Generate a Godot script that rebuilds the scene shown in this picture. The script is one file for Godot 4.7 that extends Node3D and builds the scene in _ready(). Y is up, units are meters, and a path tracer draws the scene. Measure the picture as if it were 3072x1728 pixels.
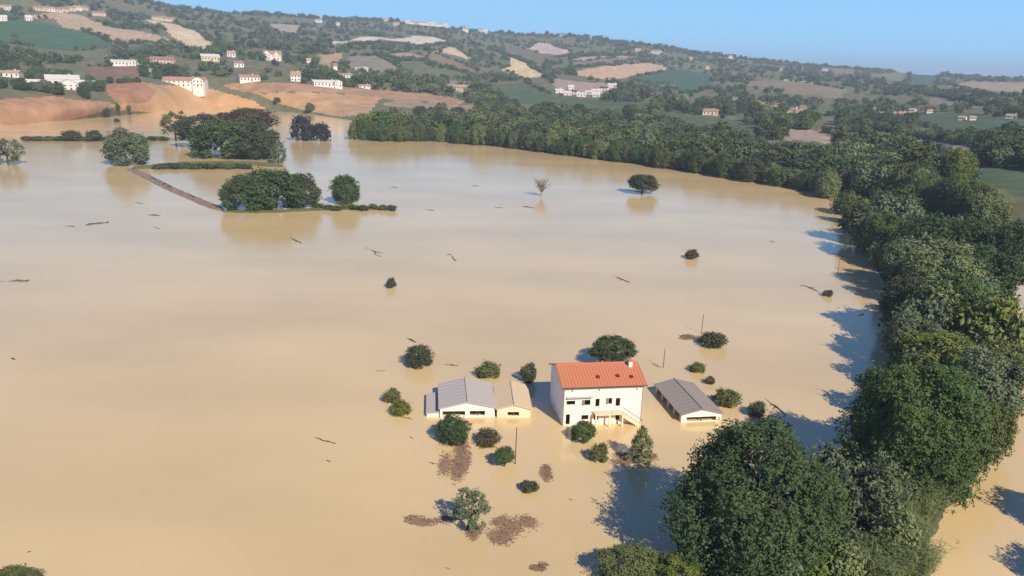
extends Node3D
# A flooded valley seen from the air: brown water over the fields, a farmhouse with barns, a wooded river bank, hills with fields and hamlets. Metres, y up, water level at y = 0.
const NET := [
	[Vector3(-463.1, -1.2, -445), Vector3(-430.7, 17.9, -417.7), Vector3(-679.7, 20.9, -663.7), Vector3(-854.7, 46.1, -842.3), Vector3(-1063.6, 85.3, -1057.7), Vector3(-1340.5, 150.8, -1346.5), Vector3(-1693.2, 98, -1700.9), Vector3(-2398.7, 30.2, -2409.6)],
	[Vector3(-397.5, -1.2, -487.3), Vector3(-408.5, 17.9, -505.6), Vector3(-612.6, 32.9, -764.9), Vector3(-765.6, 58.9, -962.7), Vector3(-942, 97.7, -1192.9), Vector3(-1172, 158.1, -1495.5), Vector3(-1480.4, 102.7, -1889), Vector3(-2097.3, 31.6, -2676.1)],
	[Vector3(-335.8, -1.2, -523.3), Vector3(-364.8, 18.1, -573.8), Vector3(-533, 39.7, -846.1), Vector3(-663.3, 67.8, -1059.5), Vector3(-819, 108.1, -1316), Vector3(-999.6, 163.8, -1615.8), Vector3(-1262.7, 106.5, -2041), Vector3(-1788.8, 32.8, -2891.4)],
	[Vector3(-322.6, -1.2, -624.4), Vector3(-333.3, 17.5, -649.5), Vector3(-458.3, 39.1, -900), Vector3(-587.2, 68.6, -1159.8), Vector3(-742.1, 111.9, -1473.7), Vector3(-918.2, 172, -1832.8), Vector3(-1142.2, 111.8, -2279.9), Vector3(-1590.1, 34.4, -3174)],
	[Vector3(-298.4, -1.2, -760.2), Vector3(-319.7, 23.3, -819.9), Vector3(-379.8, 44.7, -978.9), Vector3(-504.3, 76, -1306), Vector3(-646.3, 117, -1680), Vector3(-824, 164.3, -2147.3), Vector3(-1003.1, 106.8, -2614.1), Vector3(-1361.4, 32.9, -3547.8)],
	[Vector3(-204.3, -1.2, -756.7), Vector3(-223, 23.9, -830.6), Vector3(-284.1, 44.4, -1062.7), Vector3(-386.1, 77.7, -1449.4), Vector3(-513.5, 122.1, -1933), Vector3(-640.8, 168.8, -2416.5), Vector3(-769, 109.7, -2899.8), Vector3(-1025.3, 33.8, -3866.4)],
	[Vector3(-87.7, -1.2, -594.3), Vector3(-128.1, 14.9, -870.6), Vector3(-167, 41.9, -1137.8), Vector3(-224.8, 76.3, -1533.6), Vector3(-304.2, 123.6, -2077.8), Vector3(-376.4, 171.4, -2572.6), Vector3(-448.8, 111.4, -3067.3), Vector3(-593.5, 34.3, -4056.8)],
	[Vector3(-11.8, -1.2, -493.6), Vector3(-22.7, 7.6, -899.7), Vector3(-32.3, 27.9, -1249.6), Vector3(-43.6, 61.5, -1649.4), Vector3(-59.1, 109.5, -2199.2), Vector3(-71.8, 149.3, -2649), Vector3(-85.4, 97, -3148.8), Vector3(-112.5, 29.9, -4148.5)],
	[Vector3(43.9, -1.2, -437.3), Vector3(84.8, 7.5, -875.9), Vector3(118.6, 25.3, -1244.4), Vector3(154.4, 56.5, -1642.8), Vector3(198.9, 101.3, -2140.8), Vector3(239, 140.3, -2589), Vector3(284.9, 91.2, -3086.9), Vector3(376.9, 28.1, -4082.6)],
	[Vector3(87.1, -1.2, -385.7), Vector3(146.2, 6.3, -664.1), Vector3(244, 17.9, -1123.8), Vector3(347, 42.4, -1613.1), Vector3(469.9, 80.1, -2200.4), Vector3(562, 109, -2640.9), Vector3(666.1, 70.8, -3129.9), Vector3(874.2, 21.8, -4108)],
	[Vector3(119.7, -1.2, -339.7), Vector3(188.7, 7.1, -548.4), Vector3(351.5, 13.9, -1036), Vector3(525.5, 39.8, -1564.1), Vector3(729.7, 63.1, -2181.2), Vector3(886.4, 84.2, -2656), Vector3(1044.7, 54.7, -3130.3), Vector3(1361.3, 16.8, -4078.8)],
	[Vector3(139.4, -1.2, -289.8), Vector3(181.1, 8.6, -384.5), Vector3(320, 9.7, -689.4), Vector3(542.5, 22, -1181.4), Vector3(871.5, 45.3, -1910.6), Vector3(1158.9, 69, -2548.9), Vector3(1365.9, 44, -3004.1), Vector3(1779.8, 13.8, -3914.4)],
	[Vector3(129.3, -1.2, -195.7), Vector3(175.9, 11, -275.7), Vector3(325.6, 13.8, -520.6), Vector3(559.3, 24.3, -905.1), Vector3(994.2, 39.7, -1619.1), Vector3(1358.3, 53.2, -2217), Vector3(1619.5, 28.2, -2643.4), Vector3(2141.9, 10.6, -3496)],
	[Vector3(143, -1.2, -160.4), Vector3(185.8, 14.1, -217.5), Vector3(359, 15.6, -429.8), Vector3(636.1, 25.3, -771.6), Vector3(1140.5, 38.9, -1392.5), Vector3(1581.2, 55.4, -1936.4), Vector3(1897.4, 30.4, -2323.7), Vector3(2529.9, 11.1, -3098.3)],
	[Vector3(161.1, -1.2, -138), Vector3(193.1, 18, -174.1), Vector3(382.1, 18.3, -352.7), Vector3(693.5, 26.9, -649.3), Vector3(1236.9, 39.8, -1166.3), Vector3(1742.9, 59.1, -1649.9), Vector3(2106, 34.1, -1993.7), Vector3(2832.2, 11.8, -2681.2)],
]
const FIELDS := [
	["green_field", "green", Color(0.322, 0.447, 0.314), [Vector2(0.273, 3.623), Vector2(2, 3.549), Vector2(2.216, 3.81), Vector2(2.458, 3.564), Vector2(2.585, 3.453), Vector2(2.839, 3.242), Vector2(3.118, 2.917), Vector2(3.198, 2.68), Vector2(2.755, 2.53), Vector2(2.419, 2.461), Vector2(2.142, 2.638), Vector2(2, 2.696), Vector2(0.271, 2.703)]],
	["stubble_field", "tan", Color(0.808, 0.69, 0.549), [Vector2(2.215, 3.933), Vector2(2.584, 4.106), Vector2(2.797, 4.066), Vector2(3.118, 3.65), Vector2(3.318, 3.421), Vector2(3.718, 3.09), Vector2(3.678, 2.928), Vector2(3.197, 2.953), Vector2(2.88, 3.303), Vector2(2.628, 3.428), Vector2(2.521, 3.792), Vector2(2.334, 3.747)]],
	["stubble_field", "cream", Color(0.91, 0.816, 0.667), [Vector2(3.419, 3.965), Vector2(3.56, 4.086), Vector2(3.761, 3.867), Vector2(4, 3.328), Vector2(4.119, 2.952), Vector2(4.179, 2.769), Vector2(4.079, 2.553), Vector2(3.92, 2.622), Vector2(3.819, 2.988), Vector2(3.679, 3.296), Vector2(3.6, 3.717)]],
	["green_field", "green", Color(0.345, 0.463, 0.345), [Vector2(3.277, 2.73), Vector2(3.497, 2.765), Vector2(3.479, 2.431), Vector2(3.198, 2.499)]],
	["ploughed_field", "brown", Color(0.588, 0.463, 0.384), [Vector2(2.88, 1.919), Vector2(3.357, 1.97), Vector2(3.4, 1.691), Vector2(3.396, 1.227), Vector2(3.038, 1.303), Vector2(2.902, 1.54)]],
	["ploughed_field", "rust", Color(0.729, 0.541, 0.416), [Vector2(3.019, 1.306), Vector2(3.377, 1.234), Vector2(3.535, 0.843), Vector2(3.451, 0.527), Vector2(3.186, 0.595), Vector2(3.092, 0.904)]],
	["flooded_field", "orange", Color(0.831, 0.651, 0.455), [Vector2(3.377, 1.234), Vector2(3.57, 1.028), Vector2(4.088, 0.802), Vector2(4.566, 0.419), Vector2(4.674, 0.172), Vector2(4.248, 0), Vector2(3.577, 0.047), Vector2(3.15, 0.411), Vector2(3.093, 0.632), Vector2(3.451, 0.527), Vector2(3.535, 0.843)]],
	["ploughed_field", "orange", Color(0.737, 0.573, 0.447), [Vector2(0.264, 0.855), Vector2(2, 0.866), Vector2(2.513, 0.968), Vector2(3.092, 0.722), Vector2(3.13, 0.537), Vector2(2.962, 0.342), Vector2(2.668, 0.114), Vector2(2.325, 0), Vector2(2, 0), Vector2(0.277, 0)]],
	["flooded_field", "orange", Color(0.847, 0.667, 0.471), [Vector2(4.612, 0.648), Vector2(4.882, 0.733), Vector2(5.598, 0.852), Vector2(5.839, 0.845), Vector2(5.73, 0.399), Vector2(5.426, 0.141), Vector2(5.044, 0.216), Vector2(4.758, 0.409)]],
	["ploughed_field", "brown", Color(0.737, 0.588, 0.455), [Vector2(4.258, 0.927), Vector2(4.808, 1.033), Vector2(5.595, 1.092), Vector2(6.199, 1.177), Vector2(6.714, 1.098), Vector2(6.596, 0.861), Vector2(6, 0.873), Vector2(5.598, 0.865), Vector2(4.882, 0.745), Vector2(4.612, 0.66), Vector2(4.497, 0.685), Vector2(4.299, 0.797)]],
	["stubble_field", "tan", Color(0.675, 0.588, 0.486), [Vector2(6, 0.861), Vector2(6.596, 0.849), Vector2(6.796, 0.951), Vector2(6.878, 0.808), Vector2(6.317, 0.626), Vector2(5.841, 0.685)]],
	["stubble_field", "cream", Color(0.925, 0.863, 0.776), [Vector2(5.325, 3.023), Vector2(5.346, 3.19), Vector2(5.506, 3.224), Vector2(5.75, 3.658), Vector2(5.948, 3.579), Vector2(6.198, 3.985), Vector2(6.343, 4.019), Vector2(6.52, 3.745), Vector2(6.296, 3.515), Vector2(6.216, 3.36), Vector2(6.099, 3.505), Vector2(5.949, 3.397), Vector2(5.829, 3.421), Vector2(5.704, 3.302), Vector2(5.534, 3.113)]],
	["stubble_field", "cream", Color(0.871, 0.784, 0.651), [Vector2(6.333, 3.101), Vector2(6.52, 3.44), Vector2(6.712, 3.091), Vector2(6.711, 2.838), Vector2(6.538, 2.97), Vector2(6.353, 3.028)]],
	["ploughed_field", "grey", Color(0.627, 0.573, 0.486), [Vector2(5.506, 2.455), Vector2(5.803, 2.528), Vector2(5.949, 2.191), Vector2(6.047, 1.936), Vector2(5.771, 1.846), Vector2(5.652, 1.984), Vector2(5.504, 1.99)]],
	["stubble_field", "tan", Color(0.706, 0.627, 0.51), [Vector2(5.85, 2.544), Vector2(6.098, 2.809), Vector2(6.242, 2.71), Vector2(6.221, 2.53), Vector2(5.969, 2.349)]],
	["ploughed_field", "brown", Color(0.58, 0.51, 0.408), [Vector2(6.321, 2.917), Vector2(6.638, 2.685), Vector2(6.821, 2.405), Vector2(6.792, 2.235), Vector2(6.536, 2.318), Vector2(6.273, 2.524)]],
	["meadow", "olive", Color(0.463, 0.471, 0.345), [Vector2(5.988, 2.262), Vector2(6.242, 2.403), Vector2(6.535, 2.167), Vector2(6.82, 2.029), Vector2(6.791, 1.924), Vector2(6.436, 1.894), Vector2(6.145, 1.741)]],
	["stubble_field", "tan", Color(0.769, 0.651, 0.502), [Vector2(5.191, 2.464), Vector2(5.434, 2.543), Vector2(5.452, 2.123), Vector2(5.351, 1.965), Vector2(5.202, 2.087)]],
	["stubble_field", "pale", Color(0.729, 0.667, 0.588), [Vector2(4.702, 4.161), Vector2(5.049, 4.245), Vector2(5, 3.61), Vector2(4.824, 3.634)]],
	["stubble_field", "pale", Color(0.769, 0.722, 0.627), [Vector2(5.131, 4.175), Vector2(5.264, 4.207), Vector2(5.252, 4.053), Vector2(5.143, 4.051)]],
	["meadow", "pale", Color(0.588, 0.588, 0.486), [Vector2(6.165, 1.673), Vector2(6.82, 1.886), Vector2(6.69, 1.648), Vector2(6.197, 1.537)]],
	["stubble_field", "yellow", Color(0.925, 0.831, 0.627), [Vector2(7.141, 3.198), Vector2(7.222, 3.12), Vector2(7.471, 2.426), Vector2(7.459, 2.267), Vector2(7.301, 2.178), Vector2(7.201, 2.405), Vector2(7.079, 2.464), Vector2(7.038, 2.548), Vector2(7.14, 2.784)]],
	["stubble_field", "pink", Color(0.871, 0.729, 0.573), [Vector2(7.756, 2.666), Vector2(8.096, 3.067), Vector2(8.523, 3.483), Vector2(8.745, 3.292), Vector2(8.694, 3.151), Vector2(8.352, 2.604), Vector2(8.152, 2.294), Vector2(8.029, 2.304), Vector2(7.794, 2.333)]],
	["stubble_field", "pale", Color(0.839, 0.761, 0.698), [Vector2(7.319, 3.832), Vector2(7.428, 4.222), Vector2(7.561, 4.205), Vector2(7.762, 3.631), Vector2(7.605, 3.491), Vector2(7.458, 3.498)]],
	["ploughed_field", "grey", Color(0.596, 0.525, 0.439), [Vector2(7.751, 3.085), Vector2(8.225, 3.486), Vector2(8.441, 3.615), Vector2(8.195, 3.227), Vector2(7.749, 2.872)]],
	["stubble_field", "pale", Color(0.745, 0.682, 0.612), [Vector2(7.732, 3.246), Vector2(8.243, 3.718), Vector2(8.349, 3.722), Vector2(8.224, 3.509), Vector2(7.739, 3.102)]],
	["dirt_yard", "pink", Color(0.737, 0.635, 0.573), [Vector2(7.499, 2.372), Vector2(7.596, 2.194), Vector2(7.893, 2.064), Vector2(8.1, 2.133), Vector2(8.294, 1.795), Vector2(7.685, 1.454), Vector2(7.566, 1.904)]],
	["ploughed_field", "grey", Color(0.51, 0.486, 0.384), [Vector2(7.05, 4.176), Vector2(7.407, 3.53), Vector2(7.503, 3.087), Vector2(7.402, 2.813), Vector2(7.079, 3.43)]],
	["vineyard", "green", Color(0.306, 0.424, 0.329), [Vector2(8.354, 2.457), Vector2(8.794, 3.276), Vector2(9.142, 3.216), Vector2(9.17, 2.345), Vector2(8.852, 1.988), Vector2(8.798, 2.499), Vector2(8.503, 2.332)]],
	["meadow", "green", Color(0.376, 0.431, 0.298), [Vector2(6.891, 1.83), Vector2(7.3, 1.897), Vector2(7.586, 1.44), Vector2(8.105, 1.381), Vector2(8.618, 1.44), Vector2(8.529, 1.04), Vector2(7.886, 0.851), Vector2(7.387, 1.011), Vector2(6.942, 1.293)]],
	["ploughed_field", "mauve", Color(0.604, 0.541, 0.439), [Vector2(9.164, 2.758), Vector2(9.579, 2.895), Vector2(9.929, 2.866), Vector2(10.275, 2.868), Vector2(10.551, 2.956), Vector2(10.52, 2.483), Vector2(9.959, 2.32), Vector2(9.522, 2.592)]],
	["stubble_field", "pale", Color(0.8, 0.737, 0.659), [Vector2(9.855, 3.012), Vector2(10.255, 3.046), Vector2(10.243, 2.886), Vector2(9.855, 2.862)]],
	["stubble_field", "tan", Color(0.729, 0.627, 0.525), [Vector2(11.375, 3.798), Vector2(11.633, 4.278), Vector2(11.999, 4.38), Vector2(12.776, 4.672), Vector2(12.777, 3.466), Vector2(12, 3.402), Vector2(11.634, 3.7)]],
	["stubble_field", "tan", Color(0.588, 0.518, 0.439), [Vector2(10.323, 4.659), Vector2(10.607, 5.022), Vector2(10.616, 4.108), Vector2(10.328, 4.23)]],
	["meadow", "yellow", Color(0.549, 0.541, 0.376), [Vector2(10.791, 4.403), Vector2(11.141, 5.351), Vector2(11.071, 4.018), Vector2(10.795, 4.047)]],
	["stubble_field", "tan", Color(0.729, 0.635, 0.549), [Vector2(9.859, 1.118), Vector2(10.314, 1.273), Vector2(10.478, 1.189), Vector2(10.385, 0.991), Vector2(9.891, 0.887)]],
	["stubble_field", "tan", Color(0.729, 0.659, 0.541), [Vector2(11.042, 1.752), Vector2(11.514, 1.753), Vector2(11.741, 1.572), Vector2(11.606, 1.379), Vector2(11.383, 1.403), Vector2(11.065, 1.471)]],
	["green_field", "green", Color(0.329, 0.439, 0.345), [Vector2(11.141, 5.395), Vector2(11.404, 5.187), Vector2(11.307, 3.682), Vector2(11.133, 3.884)]],
	["meadow", "yellow", Color(0.439, 0.486, 0.29), [Vector2(10.218, 1.996), Vector2(10.495, 2.236), Vector2(10.497, 1.798), Vector2(10.28, 1.628)]],
	["stubble_field", "pale", Color(0.588, 0.533, 0.463), [Vector2(11.306, 3.05), Vector2(11.562, 2.974), Vector2(11.853, 2.759), Vector2(11.797, 2.632), Vector2(11.498, 2.768), Vector2(11.271, 2.834)]],
	["green_field", "green", Color(0.361, 0.424, 0.314), [Vector2(11.166, 2.441), Vector2(11.618, 2.502), Vector2(12, 2.391), Vector2(12.543, 2.486), Vector2(12.544, 2.157), Vector2(11.791, 1.947), Vector2(11.162, 2.048)]],
	["meadow", "olive", Color(0.408, 0.439, 0.322), [Vector2(8.625, 1.322), Vector2(9.038, 1.259), Vector2(9.301, 1.226), Vector2(9.829, 1.148), Vector2(9.747, 0.905), Vector2(9.188, 0.893), Vector2(8.669, 0.965)]],
	["meadow", "green", Color(0.376, 0.439, 0.314), [Vector2(11.613, 1.312), Vector2(12, 1.228), Vector2(12.546, 1.254), Vector2(12.546, 0.918), Vector2(12, 0.861), Vector2(11.589, 1.013)]],
]
const HEDGES := [
	[Vector2(5.823, 2.576), Vector2(6, 2.344), Vector2(6.234, 2.437), Vector2(6.535, 2.279), Vector2(6.812, 2.19)],
	[Vector2(6.958, 3.49), Vector2(7.206, 3.219), Vector2(7.491, 2.41), Vector2(7.6, 2.195)],
	[Vector2(5.526, 3.042), Vector2(5.842, 3.23), Vector2(6.236, 3.256), Vector2(6.512, 3.58)],
	[Vector2(7.607, 3.298), Vector2(7.922, 3.528), Vector2(8.392, 3.936)],
	[Vector2(7.721, 2.803), Vector2(8.12, 3.122)],
	[Vector2(10.673, 3.354), Vector2(11.105, 3.563), Vector2(11.372, 3.534), Vector2(11.739, 3.329), Vector2(12, 3.281)],
	[Vector2(11.273, 3.217), Vector2(11.653, 2.924), Vector2(12, 2.653)],
	[Vector2(9.157, 2.868), Vector2(9.581, 2.994)],
	[Vector2(10.801, 1.743), Vector2(11.322, 1.765), Vector2(11.791, 1.625)],
	[Vector2(3.197, 2.898), Vector2(3.437, 2.847), Vector2(3.759, 2.865)],
	[Vector2(4.16, 2.936), Vector2(4.238, 2.613), Vector2(4.477, 2.458)],
]
const HOUSES := [
	["villa", 2.63, 1.269, 24.5, 8.4, 0, 0, "large white villa with pale roofs above the brown field at far left"],
	["far", 2.103, 1.472, 14.8, 5.7, 0, 1, "white house at the left picture edge beside the large villa"],
	["long", 3.27, 1.95, 31.1, 5.5, 0, 0, "long low white building under the green field"],
	["far", 3.637, 1.892, 25.1, 7.5, 2, 2, "pinkish house right of the long low white building"],
	["far", 3.51, 1.649, 4.7, 3.7, 0, 1, "tiny white hut between the trees below the pinkish house"],
	["long", 3.854, 0.901, 38.5, 8.6, 0, 3, "long white farmhouse at the top of the orange flooded field"],
	["far", 4.112, 1.953, 20.9, 7.3, 1, 0, "pale house half hidden in trees above the long white farmhouse"],
	["far", 4.33, 2.135, 9.9, 7.2, 0, 1, "upper white house of the cluster left of the two-gabled house"],
	["far", 4.405, 1.696, 10.9, 6.5, 0, 2, "lower pale house of the cluster left of the two-gabled house"],
	["gable2", 4.743, 2.098, 22.4, 11.2, 0, 3, "bright white two-gabled house among dark trees"],
	["far", 4.521, 1.055, 20.3, 6.2, 0, 3, "white house at the field edge below the hamlet"],
	["far", 4.98, 1.12, 9.7, 9.7, 0, 3, "tall narrow white house standing at the brown field edge"],
	["long", 5.279, 1.033, 28.7, 6.1, 0, 0, "long white house right of the tall narrow one at the field edge"],
	["far", 5.668, 1.137, 11.8, 3.6, 0, 1, "small white twin sheds at the right end of the brown field edge"],
	["far", 5.479, 1.5, 17.6, 3.9, 0, 1, "low pale shed in the trees above the twin sheds"],
	["far", 5.109, 1.982, 5.5, 7.7, 0, 1, "small pale tower house left of the tan hillside patch"],
	["far", 5.369, 1.77, 5.2, 8.4, 0, 2, "narrow pale house below the tan hillside patch"],
	["far", 5.643, 1.847, 16.2, 3.8, 0, 0, "low pale farm building beside the grey ploughed field"],
	["far", 6.604, 1.364, 28.3, 7.6, 1, 1, "pale farmhouse behind a dark hedge at the end of the brown field"],
	["far", 9.135, 1.318, 14.4, 5.6, 1, 4, "tan farmhouse alone above the middle of the wooded bank"],
	["far", 7.663, 4.852, 15.3, 8.9, 0, 1, "single white house below the skyline right of the hilltop town"],
	["far", 6.997, 5.17, 12.3, 8.2, 0, 1, "tiny white house below the right end of the hilltop town"],
	["far", 8.591, 4.12, 27.2, 9.1, 0, 1, "pale farmhouse right of the highest pale strip on the right hill"],
	["far", 8.407, 4.174, 15.9, 7.9, 1, 1, "small farmhouse left of the pale farmhouse on the right hill"],
	["far", 8.947, 3.983, 8.9, 8.9, 0, 1, "tiny white house above the green vineyard"],
	["far", 9.116, 3.446, 7.7, 6.7, 0, 1, "tiny white house at the right corner of the green vineyard"],
	["far", 8.387, 1.637, 12.8, 3.7, 0, 0, "low white shed in the green right of the white sheds"],
	["far", 3.008, 4.052, 28.4, 7.5, 2, 2, "pink house on the upper left hillside"],
	["far", 3.592, 4.131, 30.4, 8.1, 1, 4, "pale house with tan roof above the cream stubble field"],
	["far", 3.701, 4.089, 21.5, 8.1, 1, 4, "yellowish house next to the cream stubble field"],
	["far", 2.027, 3.657, 11.5, 7.9, 0, 0, "pale shed cut by the left picture edge on the upper slope"],
	["far", 2.263, 3.661, 8.8, 7.3, 0, 0, "small pale hut at the left end of the tan stubble field"],
	["far", 2.069, 4.173, 21, 7.3, 0, 1, "pale house at the upper left corner of the picture"],
	["far", 9.344, 4.612, 12.8, 7.7, 0, 1, "white house, left of a pair on the right ridge slope"],
	["far", 9.411, 5.102, 19.6, 7, 0, 1, "white house, right of a pair on the right ridge slope"],
	["far", 9.844, 3.81, 7.7, 6.6, 0, 1, "tiny lone white house on the slope right of the ridge pair"],
	["far", 10.315, 4.259, 14.5, 7.2, 0, 1, "white house under the right skyline"],
	["far", 11.15, 2.463, 5.7, 3.8, 0, 1, "white hut right of the village roofs"],
	["far", 11.292, 2.477, 5.5, 3.7, 0, 1, "white hut left of the tall field hedge at right"],
	["far", 11.551, 2.266, 5.4, 3.5, 0, 1, "left one of two white huts at the right"],
	["far", 11.63, 2.282, 4.6, 3.4, 0, 1, "right one of two white huts at the right"],
	["far", 11.922, 2.432, 8.7, 3.5, 0, 1, "white shed near the right picture edge"],
	["far", 5.404, 4.283, 11, 8.8, 0, 1, "bright tiny white house below the skyline left of the town"],
	["far", 5.212, 4.475, 18.2, 7.9, 0, 1, "pale house on the skyline left of the town"],
	["far", 6.674, 4.641, 17.4, 11.2, 0, 1, "pale house on the slope under the right end of the town"],
	["far", 2.354, 4.147, 12.2, 7.3, 2, 2, "G:brown roofed house in the row on the upper left hill|houses of the upper left hill row"],
	["far", 2.424, 4.14, 12.3, 7.4, 1, 4, "G:brown roofed house in the row on the upper left hill|houses of the upper left hill row"],
	["far", 2.495, 4.134, 12.3, 7.4, 0, 3, "G:brown roofed house in the row on the upper left hill|houses of the upper left hill row"],
	["far", 2.568, 4.128, 12.3, 7.4, 2, 2, "G:brown roofed house in the row on the upper left hill|houses of the upper left hill row"],
	["far", 2.641, 4.16, 12.5, 7.5, 2, 2, "G:brown roofed house in the row on the upper left hill|houses of the upper left hill row"],
	["far", 2.713, 4.192, 12.6, 7.6, 1, 4, "G:brown roofed house in the row on the upper left hill|houses of the upper left hill row"],
	["far", 2.785, 4.223, 12.8, 7.7, 0, 3, "G:brown roofed house in the row on the upper left hill|houses of the upper left hill row"],
	["far", 2.856, 4.253, 13, 7.8, 2, 2, "G:brown roofed house in the row on the upper left hill|houses of the upper left hill row"],
	["far", 5.839, 4.95, 15.4, 10.3, 0, 0, "G:pale house of the hilltop town on the skyline|houses of the hilltop town"],
	["far", 5.887, 4.839, 12.6, 10.1, 0, 1, "G:pale house of the hilltop town on the skyline|houses of the hilltop town"],
	["far", 5.939, 5.008, 15.6, 10.4, 0, 0, "G:pale house of the hilltop town on the skyline|houses of the hilltop town"],
	["far", 5.988, 4.581, 16.8, 9.6, 1, 1, "G:pale house of the hilltop town on the skyline|houses of the hilltop town"],
	["far", 6.047, 4.95, 15.5, 10.3, 0, 0, "G:pale house of the hilltop town on the skyline|houses of the hilltop town"],
	["far", 6.099, 4.84, 15.2, 10.1, 0, 0, "G:pale house of the hilltop town on the skyline|houses of the hilltop town"],
	["far", 6.141, 4.841, 12.7, 10.1, 0, 1, "G:pale house of the hilltop town on the skyline|houses of the hilltop town"],
	["far", 6.191, 4.841, 17.8, 10.2, 1, 1, "G:pale house of the hilltop town on the skyline|houses of the hilltop town"],
	["far", 6.258, 4.841, 28, 10.2, 0, 1, "G:pale house of the hilltop town on the skyline|houses of the hilltop town"],
	["far", 6.336, 4.841, 30.6, 10.2, 0, 0, "G:pale house of the hilltop town on the skyline|houses of the hilltop town"],
	["far", 6.413, 4.842, 23, 10.2, 0, 1, "G:pale house of the hilltop town on the skyline|houses of the hilltop town"],
	["far", 6.482, 4.842, 15.4, 10.2, 0, 0, "G:pale house of the hilltop town on the skyline|houses of the hilltop town"],
	["far", 6.821, 4.843, 12.9, 10.3, 0, 1, "G:pale house of the hilltop town on the skyline|houses of the hilltop town"],
	["far", 6.882, 4.844, 15.5, 10.3, 0, 0, "G:pale house of the hilltop town on the skyline|houses of the hilltop town"],
	["far", 7.613, 1.591, 11.2, 5, 0, 0, "G:white shed in the cluster beside the pink dirt yard|sheds by the dirt yard"],
	["far", 7.702, 1.493, 9.7, 4.9, 0, 0, "G:white shed in the cluster beside the pink dirt yard|sheds by the dirt yard"],
	["far", 7.775, 1.58, 8.9, 5, 0, 5, "G:white shed in the cluster beside the pink dirt yard|sheds by the dirt yard"],
	["far", 7.839, 1.445, 11.7, 4.8, 0, 0, "G:white shed in the cluster beside the pink dirt yard|sheds by the dirt yard"],
	["far", 7.924, 1.576, 9.9, 5, 0, 0, "G:white shed in the cluster beside the pink dirt yard|sheds by the dirt yard"],
	["far", 8, 1.675, 13.6, 5.1, 0, 0, "G:white shed in the cluster beside the pink dirt yard|sheds by the dirt yard"],
	["far", 8.085, 1.781, 11.6, 5.2, 0, 5, "G:white shed in the cluster beside the pink dirt yard|sheds by the dirt yard"],
	["far", 8.167, 1.929, 14.5, 5.4, 0, 0, "G:white shed in the cluster beside the pink dirt yard|sheds by the dirt yard"],
	["far", 8, 1.487, 8.5, 4.8, 0, 0, "G:white shed in the cluster beside the pink dirt yard|sheds by the dirt yard"],
	["far", 7.738, 1.762, 8.2, 5.3, 0, 0, "G:white shed in the cluster beside the pink dirt yard|sheds by the dirt yard"],
	["far", 9.372, 1.955, 6.7, 4.5, 2, 4, "G:small pale pink house in the village row above the woods|houses of the village row"],
	["far", 9.416, 1.842, 6.3, 4.2, 1, 4, "G:small pale pink house in the village row above the woods|houses of the village row"],
	["far", 9.46, 1.734, 6, 4, 0, 2, "G:small pale pink house in the village row above the woods|houses of the village row"],
	["far", 9.505, 1.865, 6.4, 4.3, 2, 5, "G:small pale pink house in the village row above the woods|houses of the village row"],
	["far", 9.55, 1.758, 6, 4, 1, 3, "G:small pale pink house in the village row above the woods|houses of the village row"],
	["far", 9.596, 1.89, 6.5, 4.3, 2, 4, "G:small pale pink house in the village row above the woods|houses of the village row"],
	["far", 9.643, 1.782, 6.1, 4.1, 1, 4, "G:small pale pink house in the village row above the woods|houses of the village row"],
	["far", 9.69, 1.68, 5.7, 3.8, 0, 2, "G:small pale pink house in the village row above the woods|houses of the village row"],
	["far", 9.737, 1.809, 6.1, 4.1, 2, 5, "G:small pale pink house in the village row above the woods|houses of the village row"],
	["far", 9.787, 1.709, 5.8, 3.8, 1, 3, "G:small pale pink house in the village row above the woods|houses of the village row"],
	["far", 9.836, 1.84, 6.2, 4.1, 2, 4, "G:small pale pink house in the village row above the woods|houses of the village row"],
	["far", 9.886, 1.742, 5.8, 3.9, 1, 4, "G:small pale pink house in the village row above the woods|houses of the village row"],
	["far", 9.938, 1.65, 5.5, 3.6, 0, 2, "G:small pale pink house in the village row above the woods|houses of the village row"],
	["far", 9.989, 1.782, 5.9, 3.9, 2, 5, "G:small pale pink house in the village row above the woods|houses of the village row"],
	["far", 10.041, 1.693, 5.5, 3.7, 1, 3, "G:small pale pink house in the village row above the woods|houses of the village row"],
	["far", 10.094, 1.832, 5.9, 3.9, 2, 4, "G:small pale pink house in the village row above the woods|houses of the village row"],
	["far", 10.147, 1.748, 5.5, 3.7, 1, 4, "G:small pale pink house in the village row above the woods|houses of the village row"],
	["far", 10.2, 1.67, 5.2, 3.5, 0, 2, "G:small pale pink house in the village row above the woods|houses of the village row"],
	["far", 10.818, 2.349, 8.3, 4.4, 2, 3, "G:pinkish house with red brown roof in the right village|houses of the right village"],
	["far", 10.859, 2.268, 7.9, 4.2, 1, 3, "G:pinkish house with red brown roof in the right village|houses of the right village"],
	["far", 10.901, 2.19, 7.4, 3.9, 2, 4, "G:pinkish house with red brown roof in the right village|houses of the right village"],
	["far", 10.94, 2.314, 7.8, 4.2, 2, 3, "G:pinkish house with red brown roof in the right village|houses of the right village"],
	["far", 10.98, 2.231, 7.4, 3.9, 1, 3, "G:pinkish house with red brown roof in the right village|houses of the right village"],
	["far", 11.02, 2.149, 7, 3.7, 2, 4, "G:pinkish house with red brown roof in the right village|houses of the right village"],
	["far", 11.06, 2.265, 7.4, 3.9, 2, 3, "G:pinkish house with red brown roof in the right village|houses of the right village"],
]
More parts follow.
